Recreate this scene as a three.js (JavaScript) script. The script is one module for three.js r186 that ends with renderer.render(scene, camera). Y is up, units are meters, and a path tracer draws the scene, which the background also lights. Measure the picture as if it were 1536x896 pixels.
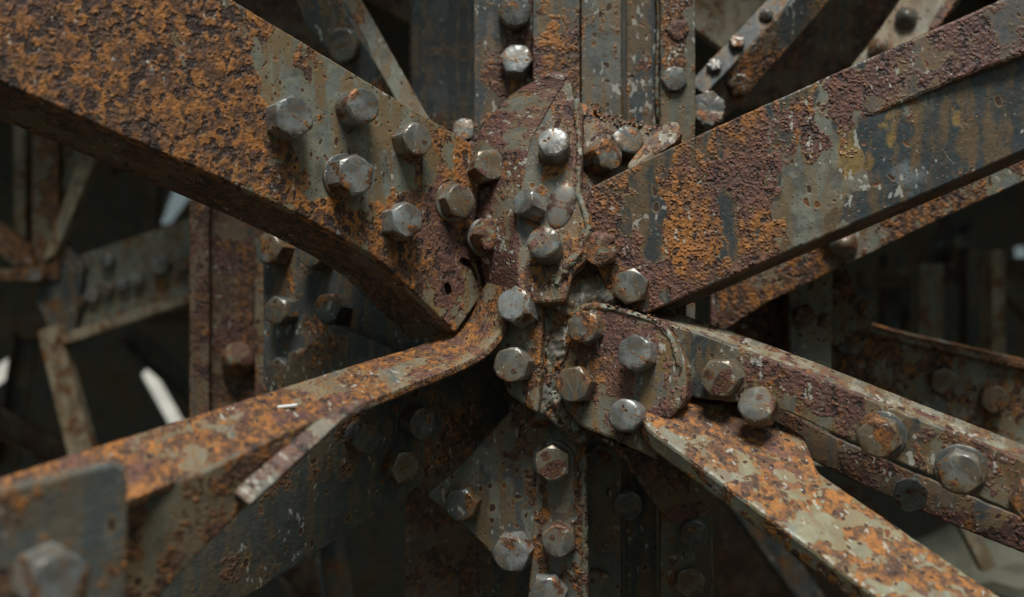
import * as THREE from 'three';
import { mergeGeometries, toCreasedNormals } from 'three/addons/utils/BufferGeometryUtils.js';

// ---------------------------------------------------------------- camera, sky, sun, exposure
const scene = new THREE.Scene();
const camera = new THREE.PerspectiveCamera(30, 1536 / 896, 0.05, 200);
camera.position.set(0, 0, 0);
camera.lookAt(0, 0, -1);
camera.focus = 1.06;
camera.userData.fStop = 3.1;
scene.add(camera);

const renderer = new THREE.WebGLRenderer({ antialias: true });
renderer.setSize(1024, 597);
renderer.toneMapping = THREE.LinearToneMapping;
renderer.toneMappingExposure = 2.8;
renderer.shadowMap.enabled = true;
renderer.shadowMap.type = THREE.PCFSoftShadowMap;

{ // an even overcast sky, three times brighter overhead than at the horizon
  const w = 64, h = 32, data = new Float32Array(w * h * 4);
  for (let j = 0; j < h; j++) for (let i = 0; i < w; i++) {
    const el = Math.sin(((j + 0.5) / h - 0.5) * Math.PI);
    const L = 0.165 * (el > 0 ? 0.33 + 0.67 * el : 0.33);
    const k = (j * w + i) * 4;
    data[k] = L * 0.80; data[k + 1] = L * 1.0; data[k + 2] = L * 1.02; data[k + 3] = 1;
  }
  const sky = new THREE.DataTexture(data, w, h, THREE.RGBAFormat, THREE.FloatType);
  sky.mapping = THREE.EquirectangularReflectionMapping;
  sky.magFilter = THREE.LinearFilter; sky.needsUpdate = true;
  scene.background = sky; scene.environment = sky;
}
const sun = new THREE.DirectionalLight(0xfbf9f4, 1.5);
sun.position.set(0.12, 3.2, 0.32);
sun.target.position.set(0, 0, -1.1);
sun.castShadow = true; sun.shadow.radius = 42; sun.shadow.mapSize.set(2048, 2048);
Object.assign(sun.shadow.camera, { left: -2, right: 2, top: 2, bottom: -2, near: 0.1, far: 9 });
scene.add(sun, sun.target);

// ---------------------------------------------------------------- small maths
const V3 = (x, y, z) => new THREE.Vector3(x, y, z);
const FPX = 448 / Math.tan(THREE.MathUtils.degToRad(15));
const ray = (px, py) => V3((px - 768) / FPX, -(py - 448) / FPX, -1);
const P = (px, py, d) => ray(px, py).multiplyScalar(d);         // a point seen at (px, py), d metres away
function rng(seed) { let s = seed >>> 0; return () => { s = (s + 0x6d2b79f5) >>> 0; let t = Math.imul(s ^ (s >>> 15), 1 | s); t = (t + Math.imul(t ^ (t >>> 7), 61 | t)) ^ t; return ((t ^ (t >>> 14)) >>> 0) / 4294967296; }; }
const R = rng(7741);
const PERM = new Float32Array(65536); { const r = rng(99); for (let i = 0; i < 65536; i++) PERM[i] = r(); }
const lat = (i, j) => PERM[((Math.imul(i, 73) + Math.imul(j, 8821) + Math.imul(i ^ (j << 3), 29)) & 65535)];
function vn(x, y) {
  const i = Math.floor(x), j = Math.floor(y); let u = x - i, v = y - j;
  u = u * u * (3 - 2 * u); v = v * v * (3 - 2 * v);
  const a = lat(i, j), b = lat(i + 1, j), c = lat(i, j + 1), d = lat(i + 1, j + 1);
  return a + (b - a) * u + (c - a) * v + (a - b - c + d) * u * v;
}
const fbm = (x, y, o) => { let s = 0, a = 0.5, n = 0; for (let k = 0; k < o; k++) { s += a * vn(x, y); n += a; a *= 0.5; const t = x * 1.62 - y * 1.18 + 17.3; y = x * 1.18 + y * 1.62 + 9.1; x = t; } return s / n; };
function cell(x, y) { // distance to the nearest scattered point, its id
  const i = Math.floor(x), j = Math.floor(y); let best = 9, id = 0;
  for (let b = -1; b < 2; b++) for (let a = -1; a < 2; a++) {
    const p = lat(i + a + 311, j + b), q = lat(i + a, j + b + 577);
    const dx = i + a + p - x, dy = j + b + q - y, d = dx * dx + dy * dy;
    if (d < best) { best = d; id = p; }
  }
  return [Math.sqrt(best), id];
}
const sst = (a, b, x) => { const t = Math.min(1, Math.max(0, (x - a) / (b - a))); return t * t * (3 - 2 * t); };
const SRGB = new Uint8Array(4097); for (let i = 0; i <= 4096; i++) { const c = i / 4096; SRGB[i] = Math.round(255 * (c <= 0.0031308 ? 12.92 * c : 1.055 * Math.pow(c, 1 / 2.4) - 0.055)); }
const toS = c => SRGB[Math.max(0, Math.min(4096, (c * 4096) | 0))];

// ---------------------------------------------------------------- rusted, painted steel
const OLIVE = [0.19, 0.198, 0.152], SLATE = [0.052, 0.062, 0.062], GREY = [0.175, 0.185, 0.17], MAROON = [0.108, 0.050, 0.042];
const DARKRUST = [0.050, 0.026, 0.019], MIDRUST = [0.118, 0.053, 0.024], ORANGE = [0.35, 0.135, 0.028], OCHRE = [0.30, 0.19, 0.065], CHALK = [0.40, 0.39, 0.34];
const DEF = { paint: OLIVE, paint2: GREY, second: 0.45, rust: 0.5, rustScale: 38, streak: 0.35, maroon: 0.28, bright: 0.52, pit: 0.35, pitSize: 5.5, chalk: 0.12, chips: 0.25, grain: 1, blobs: [], rows: [], scratch: 8, seed: 1, texel: 0.00055, flake: 0.4, film: 0.55, speck: 0.26, grime: 0.55, granule: 0.2, chipSize: 13 };
let pixels = 0;
function steel(x0, y0, w, h, opt) {
  const o = { ...DEF, ...opt };
  const W = Math.max(64, Math.min(1400, Math.round(w / o.texel))), H = Math.max(64, Math.min(1400, Math.round(h / o.texel)));
  pixels += W * H * (o.gloss ? 3 : 2);
  const col = new Uint8Array(W * H * 4), bmp = new Uint8Array(W * H * 4), rgh = new Uint8Array(W * H * 4);
  const sd = o.seed * 37.7, c = [0, 0, 0];
  const mix = (b, t) => { for (let k = 0; k < 3; k++) c[k] += (b[k] - c[k]) * t; };
  const r = rng(o.seed * 131 + 5), lines = [];
  for (let k = 0; k < o.scratch; k++) { const a = (r() - 0.5) * 2.2 + Math.PI / 2, L = 0.008 + 0.022 * r(), x = x0 + w * r(), y = y0 + h * r(); lines.push([x, y, Math.cos(a), Math.sin(a), L, 0.0004 + 0.0004 * r()]); }
  for (let j = 0; j < H; j++) for (let i = 0; i < W; i++) {
    const x = x0 + (i + 0.5) / W * w, y = y0 + (j + 0.5) / H * h, X = x * 1000 + sd * 13, Y = y * 1000 + sd * 7; // mm
    const wx = (vn(X / 9, Y / 9) - 0.5) * 7, wy = (vn(X / 9 + 40, Y / 9 + 8) - 0.5) * 7;
    const big = fbm((X + wx) / o.rustScale, (Y + wy) / o.rustScale, 4);
    const str = fbm((X + wx * 0.6) / 7.5, (Y + wy) / 85 + 3, 3);
    const mid = fbm((X + wx) / 9 + 50, (Y + wy) / 9, 3), fine = fbm(X / 2.6, Y / 2.6 + 70, 3), dust = lat(i * 7 + o.seed, j * 5 + 3);
    let bias = o.rust - 0.5, second = o.second, ch = o.chalk, mar = o.maroon, bri = o.bright, pitA = o.pit, och = 0, blu = 0;
    const bx = x + wx * 0.0012 + (fbm(X / 21 + 150, Y / 30, 3) - 0.5) * 0.034, by = y + wy * 0.0012 + (fbm(X / 21 + 250, Y / 34 + 90, 3) - 0.5) * 0.05;
    for (const b of o.blobs) {
      const dx = (bx - b[0]) / b[2], dy = (by - b[1]) / b[3], q = dx * dx + dy * dy; if (q > 6) continue;
      const g = Math.exp(-q) * (b[5] || 1);
      if (b[4] === 'rust') bias += 0.55 * g; else if (b[4] === 'clean') bias -= 0.6 * g; else if (b[4] === 'slate') second += 1.1 * g; else if (b[4] === 'light') second -= 1.1 * g;
      else if (b[4] === 'chalk') ch += 0.6 * g; else if (b[4] === 'maroon') mar += 0.9 * g; else if (b[4] === 'bright') bri += 0.8 * g; else if (b[4] === 'pit') pitA += 0.8 * g; else if (b[4] === 'ochre') och += g; else if (b[4] === 'blue') blu += g;
    }
    // paint, in two tones that meet along torn edges
    c[0] = o.paint[0]; c[1] = o.paint[1]; c[2] = o.paint[2];
    const p2 = fbm((X - wx) / 30 + 200, (Y - wy) / 44, 4) * 0.7 + str * 0.3;
    const s2 = sst(0.52, 0.58, p2 + (second - 0.5) * 0.6); mix(o.paint2, s2);
    if (blu > 0) mix([0.15, 0.175, 0.185], 0.9 * sst(0.26, 0.5, blu * (0.5 * fbm(X / 16 + 800, Y / 22, 4) + 0.5 * mid)));
    if (och > 0) mix([0.27, 0.175, 0.055], 0.85 * sst(0.30, 0.56, och * (str * 0.5 + 0.5 * fbm(X / 7 + 700, Y / 15, 4))));
    let k = 0.80 + 0.4 * mid + 0.22 * (fine - 0.5); c[0] *= k; c[1] *= k; c[2] *= k;
    let ht = 0.55 + 0.16 * (mid - 0.5) + 0.05 * (fine - 0.5) - 0.05 * s2, ro = 0.38 + 0.25 * (fine - 0.5);
    // grime and a brown film of run-off, in blotches and runs
    const gr = fbm((X + wy) / 17 + 300, (Y - wx) / 23, 5), ru = 0.55 * fbm((X + wx) / 13 + 500, (Y + wy) / 40, 4) + 0.45 * str;
    mix([0.055, 0.05, 0.042], o.grime * sst(0.52, 0.70, gr)); mix([0.19, 0.112, 0.042], o.film * sst(0.44, 0.62, ru) * (0.5 + fine));
    // rust: stain, then crust
    const f = big * (1 - o.streak * 0.6) + str * o.streak * 0.6 + 0.30 * (mid - 0.5) + 0.24 * (fine - 0.5) + bias * 1.0;
    const stain = sst(0.38, 0.56, f), crust = sst(0.50, 0.555, f);
    mix(OCHRE, stain * 0.42 * (0.45 + mid * 0.8)); mix(MIDRUST, stain * 0.32);
    if (crust > 0) {
      const t = fbm((X + wy) / 5 + 90, (Y - wx) / 7, 4), m = sst(0.42, 0.62, fbm(X / 26 + 33, Y / 34 + 11, 3) + (mar - 0.5) * 0.7);
      const base = [0, 0, 0];
      const tb = sst(0.28, 0.80, t * 0.66 + 0.34 * (0.6 * str + 0.4 * big) + (bri - 0.5) * 0.45);
      for (let q = 0; q < 3; q++) {
        const orange = DARKRUST[q] + (MIDRUST[q] - DARKRUST[q]) * Math.min(1, tb * 2) + (ORANGE[q] - MIDRUST[q]) * Math.max(0, tb * 2 - 1);
        const red = MAROON[q] * (0.55 + 0.9 * t);
        base[q] = orange + (red - orange) * m * 0.85;
      }
      mix(base, crust * 0.97);
      k = 1 + crust * 0.7 * (fine - 0.5); c[0] *= k; c[1] *= k; c[2] *= k;
      ht += crust * (0.16 * (t - 0.35) + 0.34 * (fine - 0.5) + 0.05); ro += crust * (0.72 - ro);
      { const [gd, gi] = cell((X + wy * 0.3) / 3.3 + 71, (Y + wx * 0.3) / 3.6 + 5); if (gi < o.granule) { const gk = crust * (1 - sst(0.14, 0.46, gd)); mix(gi * 57 % 1 > 0.35 ? [0.26, 0.105, 0.034] : [0.12, 0.06, 0.04], gk * 0.75); ht += 0.26 * gk; } }
      if (pitA > 0) {
        const pn = fbm((X + wx * 0.6) / o.pitSize + 610, (Y + wy * 0.6) / (o.pitSize * 1.2) + 44, 3);
        const pit = crust * sst(0.70 - 0.17 * pitA, 0.76 - 0.15 * pitA, pn);
        mix([0.024, 0.014, 0.012], pit * 0.88); ht -= pit * 0.24;
      }
    }
    // rust spots and pinholes that have broken through the paint
    if (o.chips > 0) {
      const [d, id] = cell((X + wx) / o.chipSize + 7, (Y + wy) / (o.chipSize * 1.3));
      if (id < o.chips) { const rr = 0.05 + 0.22 * id / o.chips * (0.4 + mid); const s = 1 - sst(rr * 0.75, rr, d), hl = 1 - sst(rr, rr * 1.7, d); mix(OCHRE, hl * 0.4); mix(id * 7 % 1 > 0.4 ? DARKRUST : [0.15, 0.055, 0.022], s); ht -= 0.14 * s; ro += s * (0.9 - ro); }
    }
    if (o.speck > 0) { const [d, id] = cell(X / 4.2 + 31, Y / 5 + 9); if (id < o.speck) { const s = 1 - sst(0.10, 0.26, d); mix(id * 31 % 1 > 0.5 ? DARKRUST : [0.19, 0.08, 0.03], s * 0.8); ht -= 0.06 * s; } }
    // chalky flecks of old paint and lime
    if (ch > 0) {
      const wv = fbm(X / 4.5 + 400, Y / 8 + 12, 4) + 0.35 * (fbm(X / 40 + 61, Y / 40 + 70, 2) - 0.5);
      const s = sst(0.80 - 0.17 * ch, 0.86 - 0.17 * ch, wv); if (s > 0) { mix(CHALK, s * (0.65 + 0.3 * fine)); ht += 0.05 * s; ro += s * (0.8 - ro); }
    }
    for (const l of lines) { const dx = x - l[0], dy = y - l[1], a = dx * l[2] + dy * l[3]; if (a < 0 || a > l[4]) continue; const e = Math.abs(dx * l[3] - dy * l[2] + 0.0006 * Math.sin(a * 300)); if (e < l[5]) { mix([0.34, 0.33, 0.30], 0.4 * (1 - e / l[5])); ht -= 0.06; } }
    k = 1 + (dust - 0.5) * 0.22 * o.grain; c[0] *= k; c[1] *= k; c[2] *= k; ht += (dust - 0.5) * 0.03;
    const q = (j * W + i) * 4;
    col[q] = toS(c[0]); col[q + 1] = toS(c[1]); col[q + 2] = toS(c[2]); col[q + 3] = 255;
    const hb = Math.max(0, Math.min(255, ht * 255)); bmp[q] = bmp[q + 1] = bmp[q + 2] = hb; bmp[q + 3] = 255;
    rgh[q] = 0; rgh[q + 1] = Math.max(60, Math.min(255, ro * 255)); rgh[q + 2] = 0; rgh[q + 3] = 255;
  }
  const mk = (d, s) => { const t = new THREE.DataTexture(d, W, H, THREE.RGBAFormat); t.wrapS = t.wrapT = THREE.MirroredRepeatWrapping; t.magFilter = THREE.LinearFilter; t.minFilter = THREE.LinearMipmapLinearFilter; t.generateMipmaps = true; if (s) t.colorSpace = THREE.SRGBColorSpace; t.needsUpdate = true; return t; };
  const m = new THREE.MeshStandardMaterial({ map: mk(col, true), bumpMap: mk(bmp), roughnessMap: o.gloss ? mk(rgh) : null, roughness: o.gloss ? 1 : 0.62, metalness: 0, bumpScale: o.bump || 0.003 });
  m.userData.frame = [x0, y0, w, h];
  return m;
}

// ---------------------------------------------------------------- building helpers
const taken = {};
function numbered(n) { if (!(n in taken)) { taken[n] = 0; return n; } return n + '_' + String(++taken[n]).padStart(3, '0'); }
function thing(name, label, category, at, group) {
  const g = new THREE.Group(); g.name = numbered(name); g.position.copy(at); g.userData = { label, category }; if (group) g.userData.group = group; scene.add(g); return g;
}
function add(parent, mesh, name) { mesh.name = name; mesh.castShadow = mesh.receiveShadow = true; if (parent !== scene) { let p = parent; while (p && p !== scene) { mesh.position.sub(p.position); p = p.parent; } } parent.add(mesh); return mesh; }
// a plane through the point seen at (px, py, d), facing n, with its own axes: u across, v up, n out
function plane(px, py, d, nx, ny, nz) {
  const n = V3(nx, ny, nz).normalize(), o = P(px, py, d), v = V3(0, 1, 0).addScaledVector(n, -n.y).normalize(), u = V3().crossVectors(v, n);
  const q = new THREE.Quaternion().setFromRotationMatrix(new THREE.Matrix4().makeBasis(u, v, n));
  return { n, o, u, v, q, off(t) { return { ...this, o: o.clone().addScaledVector(n, t) }; },
    hit(x, y, lift = 0) { const r = ray(x, y); return r.multiplyScalar((o.dot(n) + lift) / r.dot(n)); },
    loc(x, y) { const p = this.hit(x, y).sub(this.o); return [p.dot(u), p.dot(v)]; } };
}
function rough(pts, amp, step, cut, seed) { // corners cut, edges broken into short uneven runs
  const a = []; const N = pts.length;
  for (let i = 0; i < N; i++) {
    const p = pts[(i + N - 1) % N], c = pts[i], n = pts[(i + 1) % N];
    const l1 = Math.hypot(c[0] - p[0], c[1] - p[1]), l2 = Math.hypot(c[0] - n[0], c[1] - n[1]), k1 = Math.min(cut, l1 / 3) / l1, k2 = Math.min(cut, l2 / 3) / l2;
    const A = [c[0] + (p[0] - c[0]) * k1, c[1] + (p[1] - c[1]) * k1], B = [c[0] + (n[0] - c[0]) * k2, c[1] + (n[1] - c[1]) * k2];
    a.push(A, [0.25 * A[0] + 0.5 * c[0] + 0.25 * B[0], 0.25 * A[1] + 0.5 * c[1] + 0.25 * B[1]], B);
  }
  const out = [];
  for (let i = 0; i < a.length; i++) {
    const p = a[i], q = a[(i + 1) % a.length], L = Math.hypot(q[0] - p[0], q[1] - p[1]), m = Math.max(1, Math.round(L / step)), nx = (q[1] - p[1]) / (L || 1), ny = -(q[0] - p[0]) / (L || 1);
    for (let k = 0; k < m; k++) { const x = p[0] + (q[0] - p[0]) * k / m, y = p[1] + (q[1] - p[1]) * k / m, e = (fbm(x * 240 + seed, y * 240, 3) - 0.5) * 2 * amp; out.push([x + nx * e, y + ny * e]); }
  }
  return out;
}
function slabGeo(outline, holes, thick, bevel) {
  const s = new THREE.Shape(outline.map(p => new THREE.Vector2(p[0], p[1])));
  for (const h of holes) s.holes.push(new THREE.Path(h.map(p => new THREE.Vector2(p[0], p[1]))));
  const g = new THREE.ExtrudeGeometry(s, { depth: Math.max(0.001, thick - 2 * bevel), bevelEnabled: true, bevelThickness: bevel, bevelSize: bevel, bevelOffset: -bevel, bevelSegments: 2, steps: 1 });
  g.translate(0, 0, -(thick - bevel)); // front face at z = 0
  return g;
}
function planarUV(g, frame) { // metres on the front face, folded over the edges; then into the texture's frame
  const p = g.attributes.position, n = g.attributes.normal, uv = new Float32Array(p.count * 2), [x0, y0, w, h] = frame;
  for (let i = 0; i < p.count; i++) { const z = p.getZ(i), k = Math.abs(n.getZ(i)) > 0.8 ? 0 : 1; uv[2 * i] = (p.getX(i) - k * n.getX(i) * z - x0) / w; uv[2 * i + 1] = (p.getY(i) - k * n.getY(i) * z - y0) / h; }
  g.setAttribute('uv', new THREE.BufferAttribute(uv, 2)); return g;
}
let seedNo = 3;
// one steel plate: outline in picture points carried onto its plane; opt.look gives it a texture of its own, opt.mat a shared one
function plate(parent, name, pl, pts, opt = {}) {
  const { thick = 0.012, bevel = 0.0016, amp = 0.0007, step = 0.005, cut = 0.004, holes = [], look, mat } = opt;
  const sd = seedNo++;
  const out = rough(pts.map(p => pl.loc(p[0], p[1])), amp, step, cut, sd);
  const hs = holes.map(h => rough(h.map(p => pl.loc(p[0], p[1])), amp, step * 0.6, cut * 0.5, sd + 50));
  const g = slabGeo(out, hs, thick, bevel);
  let m = mat;
  if (look) {
    let a = [9, 9], b = [-9, -9]; for (const p of out) { a = [Math.min(a[0], p[0]), Math.min(a[1], p[1])]; b = [Math.max(b[0], p[0]), Math.max(b[1], p[1])]; }
    const mm = look.margin || 0.01;
    const blobs = (look.at || []).map(([px, py, rx, ry, kind, k]) => { const c = pl.loc(px, py), e = pl.loc(px + rx, py), f = pl.loc(px, py + ry); return [c[0], c[1], Math.abs(e[0] - c[0]), Math.abs(f[1] - c[1]), kind, k]; });
    m = steel(a[0] - mm, a[1] - mm, b[0] - a[0] + 2 * mm, b[1] - a[1] + 2 * mm, { seed: sd, ...look, blobs });
  }
  planarUV(g, look ? m.userData.frame : shift(m.userData.frame, sd));
  const mesh = new THREE.Mesh(g, m); mesh.position.copy(pl.o); mesh.quaternion.copy(pl.q);
  return add(parent, mesh, name);
}
const shift = (f, s) => [f[0] + (s * 0.137) % 0.31, f[1] + (s * 0.211) % 0.27, f[2], f[3]];
// a bent strip with rounded edges: rows of [front point, back point], a thickness, and the side its face looks to
function strip(parent, name, rows, thick, mat, facing, opt = {}) {
  const per = opt.per || 10, amp = opt.amp ?? 0.0008, A = new THREE.CatmullRomCurve3(rows.map(r => r[0]), false, 'centripetal'), B = new THREE.CatmullRomCurve3(rows.map(r => r[1]), false, 'centripetal');
  const N = (rows.length - 1) * per, K = [], pos = [], uv = [], idx = [], fr = shift(mat.userData.frame, seedNo++);
  const b = Math.min(thick * 0.3, opt.round || 0.0022), M = opt.across || 8;
  let len = 0, prev = null;
  for (let i = 0; i <= N; i++) {
    const t = i / N, a = A.getPoint(t), c = B.getPoint(t), w = c.clone().sub(a), wl = w.length(); w.normalize();
    const t2 = Math.min(1, t + 0.01), t1 = Math.max(0, t - 0.01), tan = A.getPoint(t2).sub(A.getPoint(t1)).normalize(), n = V3().crossVectors(tan, w).normalize(); if (n.dot(facing) < 0) n.negate();
    const mid = a.clone().add(c).multiplyScalar(0.5); if (prev) len += mid.distanceTo(prev); prev = mid;
    const ja = (fbm(len * 230 + seedNo, 3.3, 3) - 0.5) * 2 * amp, jb = (fbm(len * 230 + seedNo, 8.3, 3) - 0.5) * 2 * amp;
    const ring = [[ja, -b], [ja + b * 0.3, -b * 0.3], [ja + b, 0]];
    for (let m = 1; m < M; m++) ring.push([wl * m / M, opt.dent ? opt.dent * (fbm(len * 60, m * 0.8 + seedNo, 3) - 0.5) : 0]);
    ring.push([wl + jb - b, 0], [wl + jb - b * 0.3, -b * 0.3], [wl + jb, -b], [wl + jb, -thick + b], [wl + jb - b, -thick], [ja + b, -thick], [ja, -thick + b]);
    let per_ = 0, lp = null;
    ring.push(ring[0]);
    for (const [x, z] of ring) { if (lp) per_ += Math.hypot(x - lp[0], z - lp[1]); lp = [x, z]; const q = a.clone().addScaledVector(w, x).addScaledVector(n, z); pos.push(q.x, q.y, q.z); uv.push((len - fr[0]) / fr[2], (per_ - fr[1]) / fr[3]); }
    K.push(ring.length);
  }
  const S = K[0];
  for (let i = 0; i < N; i++) for (let k = 0; k < S - 1; k++) { const p = i * S + k, q = p + S; idx.push(p, q, p + 1, q, q + 1, p + 1); }
  for (const e of [0, N]) { const c = pos.length / 3; let x = 0, y = 0, z = 0; for (let k = 0; k < S - 1; k++) { x += pos[(e * S + k) * 3]; y += pos[(e * S + k) * 3 + 1]; z += pos[(e * S + k) * 3 + 2]; } pos.push(x / (S - 1), y / (S - 1), z / (S - 1)); uv.push(uv[e * S * 2], uv[e * S * 2 + 1]); for (let k = 0; k < S - 1; k++) e ? idx.push(c, e * S + k + 1, e * S + k) : idx.push(c, k, k + 1); }
  let g = new THREE.BufferGeometry(); g.setAttribute('position', new THREE.Float32BufferAttribute(pos, 3)); g.setAttribute('uv', new THREE.Float32BufferAttribute(uv, 2)); g.setIndex(idx);
  g = toCreasedNormals(g, 0.6);
  const base = rows[0][0].clone(); g.translate(-base.x, -base.y, -base.z);
  const mesh = new THREE.Mesh(g, mat); mesh.position.copy(base);
  return add(parent, mesh, name);
}
// a run of weld metal along picture points on a plane
function bead(parent, pl, pts, r, mat, lift = 0) {
  const P3 = pts.map(p => pl.hit(p[0], p[1], lift - r * 0.45)), cu = new THREE.CatmullRomCurve3(P3), L = cu.getLength();
  const base = P3[0].clone(), g = new THREE.TubeGeometry(cu, Math.round(L / 0.0012), r, 8, false), p = g.attributes.position, n = g.attributes.normal, sd = seedNo++;
  for (let i = 0; i < p.count; i++) { const u = g.attributes.uv.getX(i) * L, v = g.attributes.uv.getY(i) * 6.283, e = r * 1.5 * (fbm(u * 110 + sd + Math.cos(v) * 0.9, Math.sin(v) * 0.9 + u * 40, 4) - 0.5); p.setXYZ(i, p.getX(i) + n.getX(i) * e - base.x, p.getY(i) + n.getY(i) * e - base.y, p.getZ(i) + n.getZ(i) * e - base.z); g.attributes.uv.setXY(i, u / mat.userData.frame[2], g.attributes.uv.getY(i) * 6.28 * r / mat.userData.frame[3]); }
  g.computeVertexNormals();
  const mesh = new THREE.Mesh(g, mat); mesh.position.copy(base); return add(parent, mesh, 'weld_bead');
}
// bolt heads, one metre across the corners' radius, standing on z = 0
function headGeo(kind, h, noise, seed) {
  const T = 54, prof = [], pos = [], uv = [], idx = [];
  const flat = th => { const a = Math.PI / 3, m = ((th % a) + a) % a - a / 2; return 0.866 / Math.cos(m); };
  const rad = th => kind === 'hex' ? flat(th) : kind === 'worn' ? 0.72 * flat(th) + 0.28 * 0.93 : 0.95;
  const top = kind === 'round' ? 0.80 : kind === 'dome' ? 0.45 : 0.80;
  const rows = kind === 'dome' ? 10 : 8;
  for (let j = 0; j <= rows; j++) for (let i = 0; i <= T; i++) {
    const th = i / T * 2 * Math.PI, rr = rad(th), zc = h - (rr - top) * (kind === 'dome' ? 0.75 : 0.55); let r, z;
    if (j < 4) { r = rr; z = zc * j / 3.2; if (j === 3) { z = zc * 0.965; } } else if (j === 4) { const k = 0.12; r = rr + (top - rr) * k; z = zc + (h - zc) * k; }
    else if (j === 5) { r = rr + (top - rr) * 0.92; z = zc + (h - zc) * 0.94; } else { const k = (j - 5) / (rows - 5); r = top * 0.97 * (1 - k); z = h + (kind === 'dome' ? 0.16 * (1 - (1 - k) * (1 - k)) : 0.012); }
    const sx = Math.cos(th), sy = Math.sin(th);
    const e = noise * ((fbm(r * sx * 2.2 + seed * 9 + z * 1.3, r * sy * 2.2 + z * 2.4, 3) - 0.5) * 2.4 + (fbm(r * sx * 7 + seed, r * sy * 7 + z * 6, 2) - 0.5) * 0.9);
    r = Math.max(0, r * (1 + e)); z = z * (1 + (j > 5 ? e * 0.22 : j > 3 ? e * 0.6 : 0));
    pos.push(r * sx, r * sy, z);
    const ur = j > 3 ? r : r + (h - z); uv.push(0.5 + ur * sx * 0.21 + seed * 0.173, 0.5 + ur * sy * 0.21 + seed * 0.31);
  }
  for (let j = 0; j < rows; j++) for (let i = 0; i < T; i++) { const a = j * (T + 1) + i, b = a + T + 1; idx.push(a, a + 1, b, b, a + 1, b + 1); }
  let g = new THREE.BufferGeometry(); g.setAttribute('position', new THREE.Float32BufferAttribute(pos, 3)); g.setAttribute('uv', new THREE.Float32BufferAttribute(uv, 2)); g.setIndex(idx);
  return toCreasedNormals(g, 0.42);
}
const HEADS = { hex: [], worn: [], round: [], dome: [], lump: [] };
for (let k = 0; k < 4; k++) { HEADS.hex.push(headGeo('hex', 0.92, 0.024, k + 1)); HEADS.worn.push(headGeo('worn', 0.9, 0.042, k + 11)); HEADS.round.push(headGeo('round', 0.95, 0.03, k + 21)); HEADS.dome.push(headGeo('dome', 0.85, 0.04, k + 31)); HEADS.lump.push(headGeo('worn', 0.8, 0.17, k + 41)); }
const WASHER = []; for (let k = 0; k < 3; k++) { const g = new THREE.LatheGeometry([[0.3, 0], [1.10, 0], [1.14, 0.04], [1.12, 0.11], [1.05, 0.14], [0.3, 0.14]].map(p => new THREE.Vector2(...p)), 40); g.rotateX(Math.PI / 2); const p = g.attributes.position; for (let i = 0; i < p.count; i++) { const e = 1 + 0.05 * (fbm(p.getX(i) * 2 + k * 7, p.getY(i) * 2, 3) - 0.5); p.setXY(i, p.getX(i) * e, p.getY(i) * e); } WASHER.push(toCreasedNormals(g, 0.5)); }
const BS = { gloss: true, texel: 0.0002, rustScale: 14, pitSize: 2.6, bump: 0.0008, streak: 0, margin: 0 };
const BM = { // the bolts' own steels
  grey: steel(0, 0, 0.1, 0.1, { ...BS, seed: 61, paint: [0.225, 0.238, 0.23], paint2: [0.165, 0.178, 0.175], rust: 0.35, chips: 0.1, chalk: 0.1, scratch: 12, film: 0.35 }),
  dark: steel(0, 0, 0.1, 0.1, { ...BS, seed: 62, paint: [0.085, 0.095, 0.092], paint2: [0.15, 0.155, 0.145], rust: 0.33, chips: 0.15, chalk: 0.08, scratch: 10 }),
  stain: steel(0, 0, 0.1, 0.1, { ...BS, seed: 63, paint: [0.20, 0.203, 0.18], paint2: [0.14, 0.147, 0.14], rust: 0.47, maroon: 0.5, chips: 0.2, chalk: 0.1, scratch: 8 }),
  rusty: steel(0, 0, 0.1, 0.1, { ...BS, seed: 64, rust: 0.72, bright: 0.62, maroon: 0.4, pit: 0.3, chalk: 0.1, bump: 0.0014 }),
};
for (const k of ['grey', 'dark', 'stain']) { BM[k].metalness = 0.2; BM[k].roughness = 0.85; }
let boltNo = 0;
function bolt(parent, pl, px, py, dia, kind = 'hex', mat = 'grey', opt = {}) {
  boltNo++;
  const d = -pl.hit(px, py).z, r = dia / 2 * d / FPX, tall = 1.22 * (opt.tall || 1), hgt = 0.9 * r * tall;
  const head = new THREE.Mesh(HEADS[kind][boltNo % 4], BM[mat]);
  head.position.copy(pl.hit(px, py, hgt * 0.55)).addScaledVector(pl.n, -hgt * 0.55 - 0.0006);
  head.quaternion.copy(pl.q);
  if (opt.tilt) head.quaternion.multiply(new THREE.Quaternion().setFromEuler(new THREE.Euler(opt.tilt[0], opt.tilt[1], 0)));
  head.quaternion.multiply(new THREE.Quaternion().setFromAxisAngle(V3(0, 0, 1), opt.turn ?? R() * 6.28));
  head.scale.set(r, r, r * tall);
  add(parent, head, 'bolt'); if (opt.label) head.userData.label = opt.label;
  if (opt.washer) { const w = new THREE.Mesh(WASHER[boltNo % 3], BM[opt.washer]); w.name = 'washer'; w.castShadow = w.receiveShadow = true; head.add(w); }
  return head;
}
const bolts = (parent, pl, list) => { for (const b of list) bolt(parent, pl, ...b); };

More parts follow.
